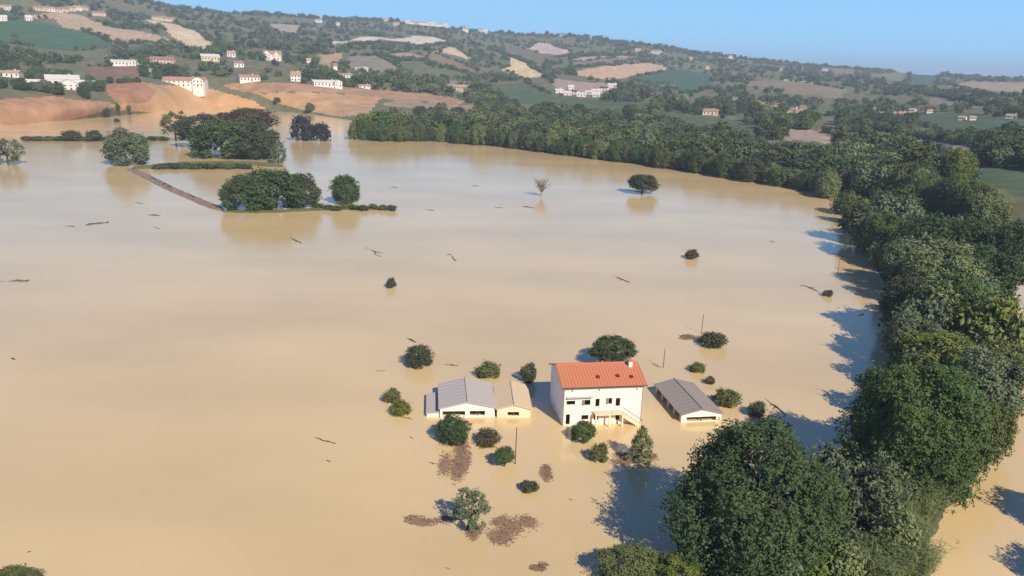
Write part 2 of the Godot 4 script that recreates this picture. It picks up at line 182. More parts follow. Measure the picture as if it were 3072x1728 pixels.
const TREES := [
	["near", "tree", 16.2, -119.3, 4.15, 2.2, 1, "broad dark green tree standing right behind the farmhouse"],
	["bush", "bush", -3.1, -112.9, 1.94, 1.29, 2, "round olive bush behind the grey roofed barn"],
	["bush", "bush", 2.9, -111.3, 1.2, 1.6, 3, "narrow dark shrub between the barns and the farmhouse"],
	["near", "bush", -14.2, -116.7, 2.38, 1.87, 3, "grey green bush standing alone behind and left of the barns"],
	["bush", "bush", -16.2, -102.3, 1.24, 1.04, 2, "upper small olive bush of the pair left of the barns"],
	["bush", "bush", -14.3, -98.4, 1.47, 1.07, 4, "lower yellow green bush of the pair left of the barns"],
	["near", "bush", -6.9, -90.8, 2.52, 1.88, 1, "dark green bushy tree in front of the grey roofed barn"],
	["bush", "bush", -2.3, -90.3, 1.56, 1.11, 5, "dull brown bush in front of the cream annex"],
	["near", "bush", 9.6, -92.3, 1.8, 1.41, 0, "clipped round bright green bush in front of the farmhouse"],
	["bush", "bush", 11, -86.6, 1.08, 1.37, 2, "small olive bush on the near side of the round green bush"],
	["conifer", "bush", 16.1, -87, 2.46, 3.05, 8, "blue grey conifer at the right corner of the farmhouse"],
	["near", "tree", -0.3, -84.5, 1.24, 1.18, 0, "slim sapling with a green crown beside the thin post"],
	["bush", "bush", 2.6, -79.1, 1, 0.68, 3, "small dark bush in open water below the sapling"],
	["loose", "tree", -3.8, -71.2, 2.28, 2.28, 6, "loose grey green tree amid brown drift brushwood in the foreground"],
	["bush", "bush", 35.1, -130, 2.34, 1.37, 3, "dark bush in open water beyond the right barn, farthest of the line"],
	["bush", "bush", 29.6, -117.5, 1.29, 0.84, 2, "small olive bush right of the farmhouse roof"],
	["bush", "bush", 30.4, -112.7, 0.81, 0.59, 5, "tiny brown bush above the right barn roof"],
	["bush", "bush", 31, -104.8, 1.83, 1.41, 2, "olive bush at the right side of the right barn"],
	["bush", "bush", 34.2, -101.3, 1.33, 1.19, 3, "dark shrub just behind the big foreground oak"],
	["near", "tree", 49.3, -307.2, 6.75, 3.69, 3, "dark flat topped tree alone in the far flood water"],
	["bush", "bush", 45.5, -197.1, 1.97, 1.31, 5, "small brown bush in the middle of the right flood water"],
	["bush", "bush", -25.4, -161.3, 1.18, 1.18, 3, "small dark bush in the middle of the open flood"],
	["bush", "bush", 67.8, -164.8, 1.1, 0.81, 5, "tiny brown bush near the right wooded bank"],
	["bush", "bush", -289.9, -585, 1.96, 1.63, 5, "tiny dark dot of a bush in the far left water"],
	["near", "bush", -171, -350.2, 10.96, 8.79, 6, "grey green tree at the left end of the flooded embankment"],
	["loose", "tree", -194.9, -460.4, 9.52, 8.26, 2, "thin crowned olive tree at the back left of the island grove"],
	["near", "tree", -168.4, -430, 13.89, 8.29, 3, "dark tree in the left of the island grove"],
	["near", "tree", -163.2, -486.7, 18.01, 9, 5, "brownish dark tree at the back right of the island grove"],
	["near", "bush", -142.4, -389.6, 18.74, 10.74, 0, "biggest mid green tree at the front of the island grove"],
	["near", "bush", -124, -386.1, 12.22, 9.34, 3, "right front tree of the island grove"],
	["loose", "bush", -110, -370.4, 4.86, 5.45, 6, "pale thin shrub at the right end of the island grove"],
	["near", "bush", -84, -247.9, 7.94, 6.58, 1, "left shrub of the three dense shrubs at the bend of the embankment"],
	["near", "bush", -76.9, -253, 10.69, 7.54, 1, "middle and tallest of the three dense shrubs at the embankment bend"],
	["near", "bush", -69.3, -257.8, 6.48, 6.2, 3, "right shrub of the three dense shrubs at the embankment bend"],
	["near", "bush", -56.4, -265.5, 5.21, 5.91, 1, "single upright dark green tree on the low grassy bank"],
	["mid", "bush", -129.1, -486.6, 6.82, 8.59, 7, "left pointed dark grey tree of the far pair"],
	["mid", "bush", -118.8, -488.3, 6.81, 6.3, 7, "right rounded dark grey tree of the far pair"],
	["loose", "bush", -215.3, -338, 7.45, 7.04, 6, "sparse grey shrub at the left picture edge"],
	["mid", "bush", -245.5, -443.4, 5.34, 3.29, 3, "left low bush on the thin far hedge line"],
	["mid", "bush", -234.2, -445.3, 4.8, 3.52, 3, "right low bush on the thin far hedge line"],
	["mid", "bush", -254, -841.8, 8.8, 4.4, 5, "dark brown bush on the dirt track between the orange fields"],
	["near", "bush", -42.1, -58.4, 2.53, 1.6, 2, "bush top in the lower left corner"],
	["oak", "bush", 24.1, -66.8, 8.59, 8.06, 1, "huge dark green oak in the right foreground"],
	["oak", "bush", 46.5, -83.8, 8.41, 8.83, 0, "second huge dark green tree behind and right of the foreground oak"],
	["loose", "tree", 37.3, -72.5, 3.41, 4.24, 6, "loose grey green shrubby tree between the two huge trees"],
	["near", "bush", 11.8, -63.8, 3.32, 1.73, 2, "olive bush at the bottom edge left of the foreground oak"],
	["near", "bush", 15.8, -63, 2.35, 1.75, 4, "yellowish bush at the foot of the foreground oak"],
	["near", "tree", 63.3, -110, 6.65, 4.79, 4, "yellow green round tree on the right bank above the second huge tree"],
	["near", "tree", 61.3, -96, 5.11, 5.77, 6, "pale green tree right of the yellow green round tree"],
	["near", "tree", 57.7, -86.9, 3.07, 4.33, 2, "olive tree at the right side of the second huge tree"],
	["near", "tree", 64.3, -120.4, 4.26, 4.65, 6, "grey green tree on the water edge left of the yellow green round tree"],
	["near", "tree", 75, -114.7, 4.64, 3.86, 2, "olive tree at the right picture edge above the pale green tree"],
	["near", "tree", 76.1, -131.6, 7.44, 6.6, 0, "mid green tree on the right bank, highest of the middle group"],
	["near", "tree", 72, -138.5, 4.82, 5.67, 3, "dark tree at the water edge left of the middle group"],
	["near", "tree", 77.5, -126.2, 4.75, 4.75, 6, "grey green tree right of the middle group"],
	["near", "tree", 88.6, -158.9, 7.9, 6.44, 8, "pale green tree on the right bank behind the middle group"],
	["near", "tree", 86.2, -172.3, 5.41, 5.41, 6, "silvery tree leaning over the water on the right bank"],
	["near", "tree", 97.9, -159.5, 6.68, 6.19, 1, "dark tree at the right behind the middle group"],
	["near", "tree", 99.1, -186.8, 7.51, 6.96, 1, "dark tree behind the silvery one on the right bank"],
	["near", "tree", 94.6, -200.1, 6.18, 6.18, 0, "green tree where the right bank begins to bend"],
	["near", "tree", 106.1, -183.2, 6.99, 6.99, 1, "shaded tree right of the bend trees"],
	["mid", "tree", 99.1, -223.9, 5.58, 5.58, 3, "small dark tree at the far bend of the bank"],
	["mid", "tree", 110.6, -227.1, 7.02, 6.37, 6, "grey green tree just behind the far bend"],
	["near", "tree", 110, -171.4, 6.72, 7.79, 1, "dark tree at the right picture edge on the far river side"],
	["near", "tree", 62.5, -70.3, 4.2, 4.7, 1, "tree right outside the picture casting shade on the river, upper"],
	["near", "tree", 57.3, -58.9, 4.2, 4.7, 1, "tree right outside the picture casting shade on the river, lower"],
]
const LOW_SHRUBS := [[-63, -252.4, 1.72, 1.03], [-59.8, -251.5, 1.7, 1.02], [-56.7, -250.6, 1.69, 1.02], [-54.5, -253.9, 1.71, 1.03], [-51.4, -253, 1.7, 1.02], [-48.3, -252.1, 1.69, 1.02], [-45.9, -255.5, 1.71, 1.03], [-42.8, -254.5, 1.7, 1.02], [-39.7, -253.6, 1.69, 1.02], [-265.7, -436.4, 3.08, 1.54], [-261, -438.1, 3.07, 1.54], [-256.3, -439.8, 3.07, 1.53], [-251.6, -441.5, 3.06, 1.53], [-246.8, -443.2, 3.06, 1.53], [-242, -444.9, 3.05, 1.53], [-237.2, -446.6, 3.05, 1.52], [-232.3, -448.4, 3.04, 1.52], [-227.4, -450.1, 3.04, 1.52], [-222.5, -451.9, 3.03, 1.52], [-217.5, -453.7, 3.03, 1.52], [-212.5, -455.5, 3.03, 1.51], [-207.4, -457.3, 3.02, 1.51], [-202.3, -459.1, 3.02, 1.51], [-151.1, -337.5, 2.79, 1.4], [-148.9, -340.9, 2.81, 1.4], [-144.4, -339.2, 2.78, 1.39], [-142.1, -342.6, 2.8, 1.4], [-137.6, -340.9, 2.78, 1.39], [-135.2, -344.4, 2.79, 1.4], [-130.8, -342.7, 2.77, 1.39], [-128.3, -346.2, 2.79, 1.39], [-123.9, -344.4, 2.76, 1.38], [-121.3, -348, 2.78, 1.39], [-116.9, -346.2, 2.76, 1.38], [-109, -266.2, 0.8, 0.51], [-96.1, -250.5, 0.74, 0.52], [-139.1, -304.5, 0.74, 0.65], [-108, -265.2, 0.88, 0.44], [-115.9, -274.9, 0.53, 0.46], [-111.4, -269.5, 0.38, 0.36], [-124.9, -285.9, 0.97, 0.54], [-131.8, -295.1, 0.93, 0.46], [-109.6, -267.5, 0.44, 0.29], [-99.1, -254.6, 0.46, 0.33], [-94.7, -249.1, 0.81, 0.4], [-95.5, -249.9, 0.63, 0.45], [-129.1, -291.4, 1.01, 0.53], [-95.3, -249.8, 0.82, 0.41], [-121.2, -281.6, 0.49, 0.35], [-137.2, -302.2, 0.62, 0.54]]
const WOOD_EDGE := [Vector2(-102.1, -499.4), Vector2(-82.8, -494.7), Vector2(-63.7, -498.4), Vector2(-49.4, -503.2), Vector2(-11.5, -480.8), Vector2(22.6, -446.8), Vector2(61.4, -408.7), Vector2(92.5, -368.8), Vector2(117.4, -333.3), Vector2(121.1, -305.6)]
const BANK_LEFT := [Vector2(120.3, -303.5), Vector2(110.8, -264), Vector2(97.3, -218.6), Vector2(85.9, -182.1), Vector2(77.1, -155.5), Vector2(69.5, -135.2), Vector2(63.2, -121), Vector2(55.5, -107.6), Vector2(48, -95.5), Vector2(39.9, -84.4), Vector2(29.7, -74.5), Vector2(20.5, -67.7), Vector2(13.9, -62.4), Vector2(6.1, -54.9)]
const BANK_RIGHT := [Vector2(144.7, -277.3), Vector2(131.1, -228.7), Vector2(115.8, -189.4), Vector2(105.8, -164.2), Vector2(96, -144.4), Vector2(87.1, -128.5), Vector2(78.8, -115.5), Vector2(69.1, -103.1), Vector2(59.3, -90.6), Vector2(51.9, -81.5), Vector2(45.7, -73.9), Vector2(40.9, -66.7), Vector2(37.1, -61.3), Vector2(32.9, -54.6)]
const DIKE := [Vector2(-162.7, -334.9), Vector2(-145.3, -313.2), Vector2(-124, -284.9), Vector2(-104.9, -261.5), Vector2(-90.9, -244.6)]
const GRASS_BANK := [Vector2(-90.4, -243.2), Vector2(-79.4, -243.7), Vector2(-67.2, -248.7), Vector2(-55.6, -253.7), Vector2(-40.2, -258)]
const ISLAND := [Vector2(-161.2, -335.3), Vector2(-155.3, -346.8), Vector2(-147.6, -357.9), Vector2(-134, -364.7), Vector2(-119.6, -365.2), Vector2(-105.2, -356.5)]
const HEDGE_LINE := [Vector2(-271.5, -440.5), Vector2(-244.8, -449.8), Vector2(-221, -460.8), Vector2(-202.1, -470.1)]
const TRACK := [Vector2(-551.8, -1528.4), Vector2(-387.6, -1149.2), Vector2(-282.8, -902.2), Vector2(-210.6, -795.2), Vector2(-153.6, -710.6)]
const LOGS := [
	[Vector2(-38.2, -199.9), Vector2(-32.6, -189.3), 0.35],
	[Vector2(-16.1, -195.5), Vector2(-13.8, -186.7), 0.3],
	[Vector2(22.9, -177.2), Vector2(26.2, -170.9), 0.3],
	[Vector2(65.2, -174.7), Vector2(67.8, -166.3), 0.3],
	[Vector2(-59.8, -207.8), Vector2(-54.7, -201.4), 0.3],
	[Vector2(-109.6, -234.4), Vector2(-105.2, -233.1), 0.45],
	[Vector2(-100.4, -217.1), Vector2(-97.2, -214.1), 0.3],
	[Vector2(-118.9, -216.5), Vector2(-114.4, -220.8), 0.8],
	[Vector2(-123.9, -214.6), Vector2(-120.6, -213.9), 0.35],
	[Vector2(-105.2, -157.1), Vector2(-99.7, -157.7), 0.7],
	[Vector2(-29.8, -258.2), Vector2(-26.1, -255.8), 0.3],
	[Vector2(-17.5, -315.6), Vector2(-13.8, -314.1), 0.3],
	[Vector2(-7.2, -265.4), Vector2(-3.2, -265.3), 0.3],
	[Vector2(2.4, -269.5), Vector2(6.9, -266.3), 0.4],
	[Vector2(-49.1, -305.6), Vector2(-45.1, -304.3), 0.3],
	[Vector2(72.9, -222.7), Vector2(74, -220.6), 0.25],
	[Vector2(-23.9, -90.4), Vector2(-21.2, -89.1), 0.22],
	[Vector2(-21.3, -84.8), Vector2(-20.7, -84.4), 0.15],
	[Vector2(-12.4, -91.7), Vector2(-11.8, -91), 0.15],
	[Vector2(-76.8, -114.6), Vector2(-75.6, -113.8), 0.3],
	[Vector2(2.5, -65.6), Vector2(4.1, -64.9), 0.16],
	[Vector2(2.9, -64.6), Vector2(3.8, -65.3), 0.12],
	[Vector2(-10.1, -117.2), Vector2(-8.1, -116.9), 0.3],
	[Vector2(-17.7, -129.4), Vector2(-16.1, -127.1), 0.35],
	[Vector2(-20.7, -113.5), Vector2(-19, -113.9), 0.15],
	[Vector2(68.6, -150.6), Vector2(70.2, -152), 0.25],
	[Vector2(-9.4, -85.1), Vector2(-8.2, -84.6), 0.12],
	[Vector2(-5.5, -64.6), Vector2(-5, -64.4), 0.1],
	[Vector2(-44.9, -65), Vector2(-44.5, -65.2), 0.12],
	[Vector2(-122.8, -254.1), Vector2(-119.3, -253.1), 0.3],
	[Vector2(41.8, -315.7), Vector2(51.4, -311.2), 0.5],
	[Vector2(37, -108.4), Vector2(38.5, -101.6), 0.3],
	[Vector2(-14.1, -97.3), Vector2(-12.7, -96.8), 0.2],
	[Vector2(22.9, -120.3), Vector2(23.9, -118.6), 0.2],
	[Vector2(6.8, -77.6), Vector2(7.3, -77.4), 0.1],
]
const RAFTS := [
	[Vector2(-6.1, -85), 1.88, 6.05, "tall brown raft of drift brushwood under the dark green tree"],
	[Vector2(-7.6, -72.6), 2.62, 1.22, "long thin raft of brown twigs left of the loose grey green tree"],
	[Vector2(1, -71.1), 2.67, 2.98, "broad brown raft of flattened brush right of the loose grey green tree"],
	[Vector2(4.9, -83.6), 1.12, 2.34, "small forked clump of brown twigs in open water"],
	[Vector2(-3, -70.9), 0.88, 1.91, "brown snapped stems under the loose grey green tree"],
	[Vector2(3.1, -65.3), 0.98, 0.75, "small scrap of twigs near the bottom edge"],
	[Vector2(15.2, -87.9), 2.94, 2.14, "grey brown drift brush below the blue grey conifer"],
	[Vector2(32.8, -133.6), 2.74, 2.28, "flat grey raft beside the farthest dark bush"],
]
const POSTS := [
	[Vector2(1, -85.2), 4.77, "thin grey post beside the slim sapling"],
	[Vector2(34.5, -136.8), 3.61, "thin post behind the farthest dark bush"],
	[Vector2(24.4, -118.7), 3.15, "thin post right of the farmhouse roof"],
	[Vector2(76.1, -180.9), 4.79, "thin post near the right wooded bank"],
]
const BARE_TREE := [Vector2(9.8, -293.9), 3.71, 4.17]
const REEDS := [[38.8, -70.4, 2.05, 4.46], [43.1, -75.2, 1.94, 4.3], [37.9, -65.8, 2.18, 4.2], [34.9, -64.4, 1.92, 3.26], [46.7, -79.3, 1.53, 3.62], [34.1, -66.4, 1.73, 2.94], [51, -82.9, 1.33, 2.8]]

var taken := {}
var mats := {}
var rng := RandomNumberGenerator.new()
var lumps := FastNoiseLite.new()
var fine := FastNoiseLite.new()

# ---------------------------------------------------------------- helpers
func numbered(called: String) -> String:
	if not taken.has(called):
		taken[called] = 0
		return called
	taken[called] += 1
	return "%s_%03d" % [called, taken[called]]

func meta(o: Node, label := "", category := "", group := "", kind := "") -> Node:
	if label: o.set_meta("label", label)
	if category: o.set_meta("category", category)
	if group: o.set_meta("group", group)
	if kind: o.set_meta("kind", kind)
	return o

func thing(called: String, label: String, category: String, at := Vector3.ZERO, turn := 0.0, group := "") -> Node3D:
	var o := Node3D.new()
	o.name = numbered(called)
	add_child(o)
	o.position = at
	o.rotation.y = turn
	meta(o, label, category, group)
	return o

func part(called: String, mesh: Mesh, m: Material, parent: Node) -> MeshInstance3D:
	var o := MeshInstance3D.new()
	o.name = numbered(called) if parent == self else called
	o.mesh = mesh
	if m: o.material_override = m
	parent.add_child(o, true)
	return o

func noise_tex(freq: float, lo: float, hi: float, seed_: int, size := 512) -> NoiseTexture2D:
	var n := FastNoiseLite.new()
	n.seed = seed_
	n.frequency = freq
	n.fractal_octaves = 5
	var t := NoiseTexture2D.new()
	t.width = size
	t.height = size
	t.seamless = true
	t.noise = n
	var g := Gradient.new()
	g.set_color(0, Color(lo, lo, lo))
	g.set_color(1, Color(hi, hi, hi))
	t.color_ramp = g
	return t

var tex_soft: NoiseTexture2D
var tex_grain: NoiseTexture2D
var tex_wall: NoiseTexture2D

func mat(key: String, c: Color, rough := 0.9, tex: Texture2D = null, scale_ := 0.5) -> StandardMaterial3D:
	if mats.has(key): return mats[key]
	var m := StandardMaterial3D.new()
	m.albedo_color = c
	m.roughness = rough
	m.metallic_specular = 0.3
	if tex:
		m.albedo_texture = tex
		m.uv1_triplanar = true
		m.uv1_world_triplanar = true
		m.uv1_scale = Vector3.ONE * scale_
	mats[key] = m
	return m

func painted(key: String, rough := 0.95, tint := Color.WHITE) -> StandardMaterial3D:
	var m := mat(key, tint, rough)
	m.vertex_color_use_as_albedo = true
	return m

# an outdoor surface colour as base colour (linear)
func base(c: Color, k := 0.85) -> Color:
	var l := c.srgb_to_linear()
	return Color(l.r * k, l.g * k, l.b * k)

func quad(st: SurfaceTool, a: Vector3, b: Vector3, c: Vector3, d: Vector3) -> void:
	for p in [a, b, c, a, c, d]: st.add_vertex(p)

# the same, turned so that its front looks away from a point inside
func quad_from(st: SurfaceTool, inside: Vector3, a: Vector3, b: Vector3, c: Vector3, d: Vector3) -> void:
	if (c - a).cross(b - a).dot((a + b + c + d) / 4 - inside) < 0: quad(st, d, c, b, a)
	else: quad(st, a, b, c, d)

func start() -> SurfaceTool:
	var st := SurfaceTool.new()
	st.begin(Mesh.PRIMITIVE_TRIANGLES)
	st.set_smooth_group(-1)
	return st

func done(st: SurfaceTool) -> ArrayMesh:
	st.generate_normals()
	return st.commit()

func box(st: SurfaceTool, lo: Vector3, hi: Vector3) -> void:
	var p := func(i: int) -> Vector3: return Vector3(hi.x if i & 1 else lo.x, hi.y if i & 2 else lo.y, hi.z if i & 4 else lo.z)
	for f in [[4, 6, 7, 5], [1, 3, 2, 0], [0, 2, 6, 4], [5, 7, 3, 1], [2, 3, 7, 6], [0, 4, 5, 1]]:
		quad(st, p.call(f[0]), p.call(f[1]), p.call(f[2]), p.call(f[3]))

func box_mesh(lo: Vector3, hi: Vector3) -> ArrayMesh:
	var st := start()
	box(st, lo, hi)
	return done(st)

# tapered tube through points with radii
func tube(st: SurfaceTool, pts: Array, radii: Array, sides := 6) -> void:
	for i in pts.size() - 1:
		var a: Vector3 = pts[i]
		var b: Vector3 = pts[i + 1]
		var d := (b - a).normalized()
		var s := d.cross(Vector3.RIGHT if absf(d.y) > 0.8 else Vector3.UP).normalized()
		var t := d.cross(s)
		for k in sides:
			var u := TAU * k / sides
			var w := TAU * (k + 1) / sides
			var e := s * cos(u) + t * sin(u)
			var f := s * cos(w) + t * sin(w)
			quad_from(st, (a + b) / 2, a + e * radii[i], b + e * radii[i + 1], b + f * radii[i + 1], a + f * radii[i])
			st.add_vertex(a); st.add_vertex(a + e * radii[i]); st.add_vertex(a + f * radii[i])
			st.add_vertex(b); st.add_vertex(b + f * radii[i + 1]); st.add_vertex(b + e * radii[i + 1])

# a wall panel on z = 0 facing +z, thickness t behind it, with openings [x0, y0, x1, y1]
func panel(st: SurfaceTool, x0: float, y0: float, x1: float, y1: float, t: float, holes: Array, at := Transform3D.IDENTITY) -> void:
	var xs := [x0, x1]
	var ys := [y0, y1]
	for h in holes:
		for v in [h[0], h[2]]: if not xs.has(v): xs.append(v)
		for v in [h[1], h[3]]: if not ys.has(v): ys.append(v)
	xs.sort()
	ys.sort()
	for i in xs.size() - 1:
		for j in ys.size() - 1:
			var cx: float = (xs[i] + xs[i + 1]) / 2
			var cy: float = (ys[j] + ys[j + 1]) / 2
			var solid := true
			for h in holes:
				if cx > h[0] and cx < h[2] and cy > h[1] and cy < h[3]: solid = false
			if solid:
				for z in [0.0, -t]:
					quad_from(st, at * Vector3(cx, cy, -t / 2), at * Vector3(xs[i], ys[j], z), at * Vector3(xs[i], ys[j + 1], z), at * Vector3(xs[i + 1], ys[j + 1], z), at * Vector3(xs[i + 1], ys[j], z))
	for h in holes + [[x0, y0, x1, y1]]:
		var c := [Vector3(h[0], h[1], 0), Vector3(h[2], h[1], 0), Vector3(h[2], h[3], 0), Vector3(h[0], h[3], 0)]
		for k in 4:
			var a: Vector3 = c[k]
			var b: Vector3 = c[(k + 1) % 4]
			# outer rim faces out, reveals face into the opening
			var mid := Vector3((h[0] + h[2]) / 2, (h[1] + h[3]) / 2, -t / 2)
			var inside := at * mid if h[0] == x0 and h[2] == x1 else at * (a + b - mid)
			quad_from(st, inside, at * a, at * b, at * (b - Vector3(0, 0, t)), at * (a - Vector3(0, 0, t)))

# ---------------------------------------------------------------- ground
func cr(a: Vector3, b: Vector3, c: Vector3, d: Vector3, t: float) -> Vector3:
	return b + 0.5 * t * (c - a + t * (2 * a - 5 * b + 4 * c - d + t * (3 * (b - c) + d - a)))

func ground(u: float, v: float) -> Vector3:
	var nc := NET.size()
	var nr: int = NET[0].size()
	var i := clampi(int(u), 0, nc - 2)
	var j := clampi(int(v), 0, nr - 2)
	var q: Array[Vector3] = []
	for k in range(-1, 3):
		var r := clampi(j + k, 0, nr - 1)
		q.append(cr(NET[maxi(i - 1, 0)][r], NET[i][r], NET[i + 1][r], NET[mini(i + 2, nc - 1)][r], u - i))
	var p := cr(q[0], q[1], q[2], q[3], v - j)
	p.y += lumps.get_noise_2d(p.x, p.z) * 6.0 * smoothstep(0.6, 2.5, v) + fine.get_noise_2d(p.x, p.z) * 0.5 * smoothstep(0.0, 0.3, v)
	return p

func field_at(u: float, v: float) -> int:
	for k in polys.size():
		if boxes[k].has_point(Vector2(u, v)) and Geometry2D.is_point_in_polygon(Vector2(u, v), polys[k]): return k
	return -1

var polys: Array[PackedVector2Array] = []
var boxes: Array[Rect2] = []

func build_terrain() -> void:
	for f in FIELDS:
		var pg := PackedVector2Array(f[3])
		polys.append(pg)
		var b := Rect2(pg[0], Vector2.ZERO)
		for p in pg: b = b.expand(p)
		boxes.append(b)
	var su := 36
	var sv := 26
	var nu := (NET.size() - 1) * su
	var nv: int = (NET[0].size() - 1) * sv
	var pts := PackedVector3Array()
	pts.resize((nu + 1) * (nv + 1))
	for i in nu + 1:
		for j in nv + 1:
			pts[i * (nv + 1) + j] = ground(float(i) / su, float(j) / sv)
	var wob := FastNoiseLite.new()
	wob.seed = 8
	wob.frequency = 0.004
	var ids := {}
	for i in nu:
		for j in nv:
			var p := pts[i * (nv + 1) + j]
			var du := wob.get_noise_2d(p.x, p.z) * 0.02
			var id := field_at((i + 0.5) / su + du, (j + 0.5) / sv + du)
			if not ids.has(id): ids[id] = []
			ids[id].append(i * (nv + 1) + j)
	var m := painted("soil", 0.95)
	m.albedo_texture = tex_soft
	m.uv1_triplanar = true
	m.uv1_world_triplanar = true
	m.uv1_scale = Vector3.ONE * 0.012
	var wet := painted("wet_soil", 0.55)
	wet.albedo_texture = tex_soft
	wet.uv1_triplanar = true
	wet.uv1_world_triplanar = true
	wet.uv1_scale = Vector3.ONE * 0.006
	for id in ids:
		var c := base(Color(0.53, 0.52, 0.38))
		var called := "hills"
		if id >= 0:
			c = base(FIELDS[id][2], 1.0)
			called = FIELDS[id][0]
		var remap := {}
		var vs := PackedVector3Array()
		var cs := PackedColorArray()
		var ix := PackedInt32Array()
		for k in ids[id]:
			var corner := [k, k + 1, k + nv + 2, k + nv + 1]
			for q in corner:
				if not remap.has(q):
					remap[q] = vs.size()
					var p := pts[q]
					vs.append(p)
					var w := 1.0 + 0.22 * wob.get_noise_2d(p.x * 6.0, p.z * 6.0) + 0.12 * fine.get_noise_2d(p.x * 3, p.z * 3)
					var h := 0.12 * wob.get_noise_2d(p.x * 2.0 + 500, p.z * 2.0)
					cs.append(Color(c.r * w * (1 + h), c.g * w, c.b * w * (1 - h)))
			for q in [0, 1, 2, 0, 2, 3]: ix.append(remap[corner[q]])
		var arr := []
		arr.resize(Mesh.ARRAY_MAX)
		arr[Mesh.ARRAY_VERTEX] = vs
		arr[Mesh.ARRAY_COLOR] = cs
		arr[Mesh.ARRAY_INDEX] = ix
		var st := SurfaceTool.new()
		var raw := ArrayMesh.new()
		raw.add_surface_from_arrays(Mesh.PRIMITIVE_TRIANGLES, arr)
		st.create_from(raw, 0)
		st.generate_normals()
		var o := part(called, st.commit(), wet if called == "flooded_field" else m, self)
		meta(o, "", "", "", "structure")

# a low ridge of earth along a line of points
func ridge(called: String, line: Array, width: float, height: float, c: Color, seed_: int) -> MeshInstance3D:
	var cv := Curve2D.new()
	for i in line.size():
		var t: Vector2 = (line[mini(i + 1, line.size() - 1)] - line[maxi(i - 1, 0)]) / 6.0
		cv.add_point(line[i], -t, t)
	var n := int(cv.get_baked_length() / 1.2)
	var prof := [[-1.0, -0.5], [-0.7, 0.45], [-0.3, 0.95], [0.25, 1.0], [0.7, 0.5], [1.0, -0.5]]
	var rows := []
	for i in n + 1:
		var s := cv.get_baked_length() * i / n
		var p := cv.sample_baked(s, true)
		var q := cv.sample_baked(minf(s + 0.5, cv.get_baked_length()), true) - cv.sample_baked(maxf(s - 0.5, 0), true)
		var e := Vector2(-q.y, q.x).normalized()
		var row := []
		var taper := minf(1.0, minf(i, n - i) / 6.0 + 0.25)
		for a in prof:
			var w: float = width * 0.5 * a[0] * (1 + 0.3 * fine.get_noise_2d(s * 4, seed_ * 90 + a[0] * 40)) * taper
			var y: float = a[1] * height * taper * (1 + 0.45 * fine.get_noise_2d(s * 9, seed_ * 70 + a[0] * 300))
			row.append(Vector3(p.x + e.x * w, y, p.y + e.y * w))
		rows.append(row)
	var st := start()
	for i in n:
		for k in prof.size() - 1:
			for pnt in [rows[i][k], rows[i + 1][k], rows[i + 1][k + 1], rows[i][k], rows[i + 1][k + 1], rows[i][k + 1]]:
				var w2 := 1.0 + 0.35 * fine.get_noise_2d(pnt.x * 7, pnt.z * 7)
				st.set_color(Color(c.r * w2, c.g * w2, c.b * w2))
				st.add_vertex(pnt)
	st.index()
	var o := part(called, done(st), painted("earth"), self)
	return o

func build_bank() -> void:
	var st := start()
	var cl := Curve2D.new()
	var crr := Curve2D.new()
	for i in BANK_LEFT.size():
		var a := maxi(i - 1, 0)
		var b := mini(i + 1, BANK_LEFT.size() - 1)
		cl.add_point(BANK_LEFT[i], -(BANK_LEFT[b] - BANK_LEFT[a]) / 6, (BANK_LEFT[b] - BANK_LEFT[a]) / 6)
		crr.add_point(BANK_RIGHT[i], -(BANK_RIGHT[b] - BANK_RIGHT[a]) / 6, (BANK_RIGHT[b] - BANK_RIGHT[a]) / 6)
	var n := (BANK_LEFT.size() - 1) * 16
	var w := 20
	var g := []
	for i in n + 1:
		var t := float(i) / 16
		var j := mini(int(t), BANK_LEFT.size() - 2)
		var l := cl.sample(j, t - j)
		var r := crr.sample(j, t - j)
		var row := []
		for k in w + 1:
			var s := float(k) / w
			var wig := fine.get_noise_2d(t * 60, s * 40) * 0.03
			var p := l.lerp(r, clampf(s + wig, -0.03, 1.03))
			row.append(Vector3(p.x, -0.4 + 1.5 * pow(sin(PI * clampf(s, 0, 1)), 0.6) + 0.5 * fine.get_noise_2d(p.x * 4, p.y * 4), p.y))
		g.append(row)
	var c := base(Color(0.36, 0.36, 0.25))
	for i in n:
		for k in w:
			for p in [g[i][k], g[i + 1][k], g[i + 1][k + 1], g[i][k], g[i + 1][k + 1], g[i][k + 1]]:
				var q := 1.0 + 0.5 * fine.get_noise_2d(p.x * 6, p.z * 6)
				st.set_color(Color(c.r * q, c.g * q * (1 + 0.2 * fine.get_noise_2d(p.x * 2, p.z * 2)), c.b * q))
				st.add_vertex(p)
	st.index()
	meta(part("river_bank", done(st), painted("earth"), self), "", "", "", "structure")

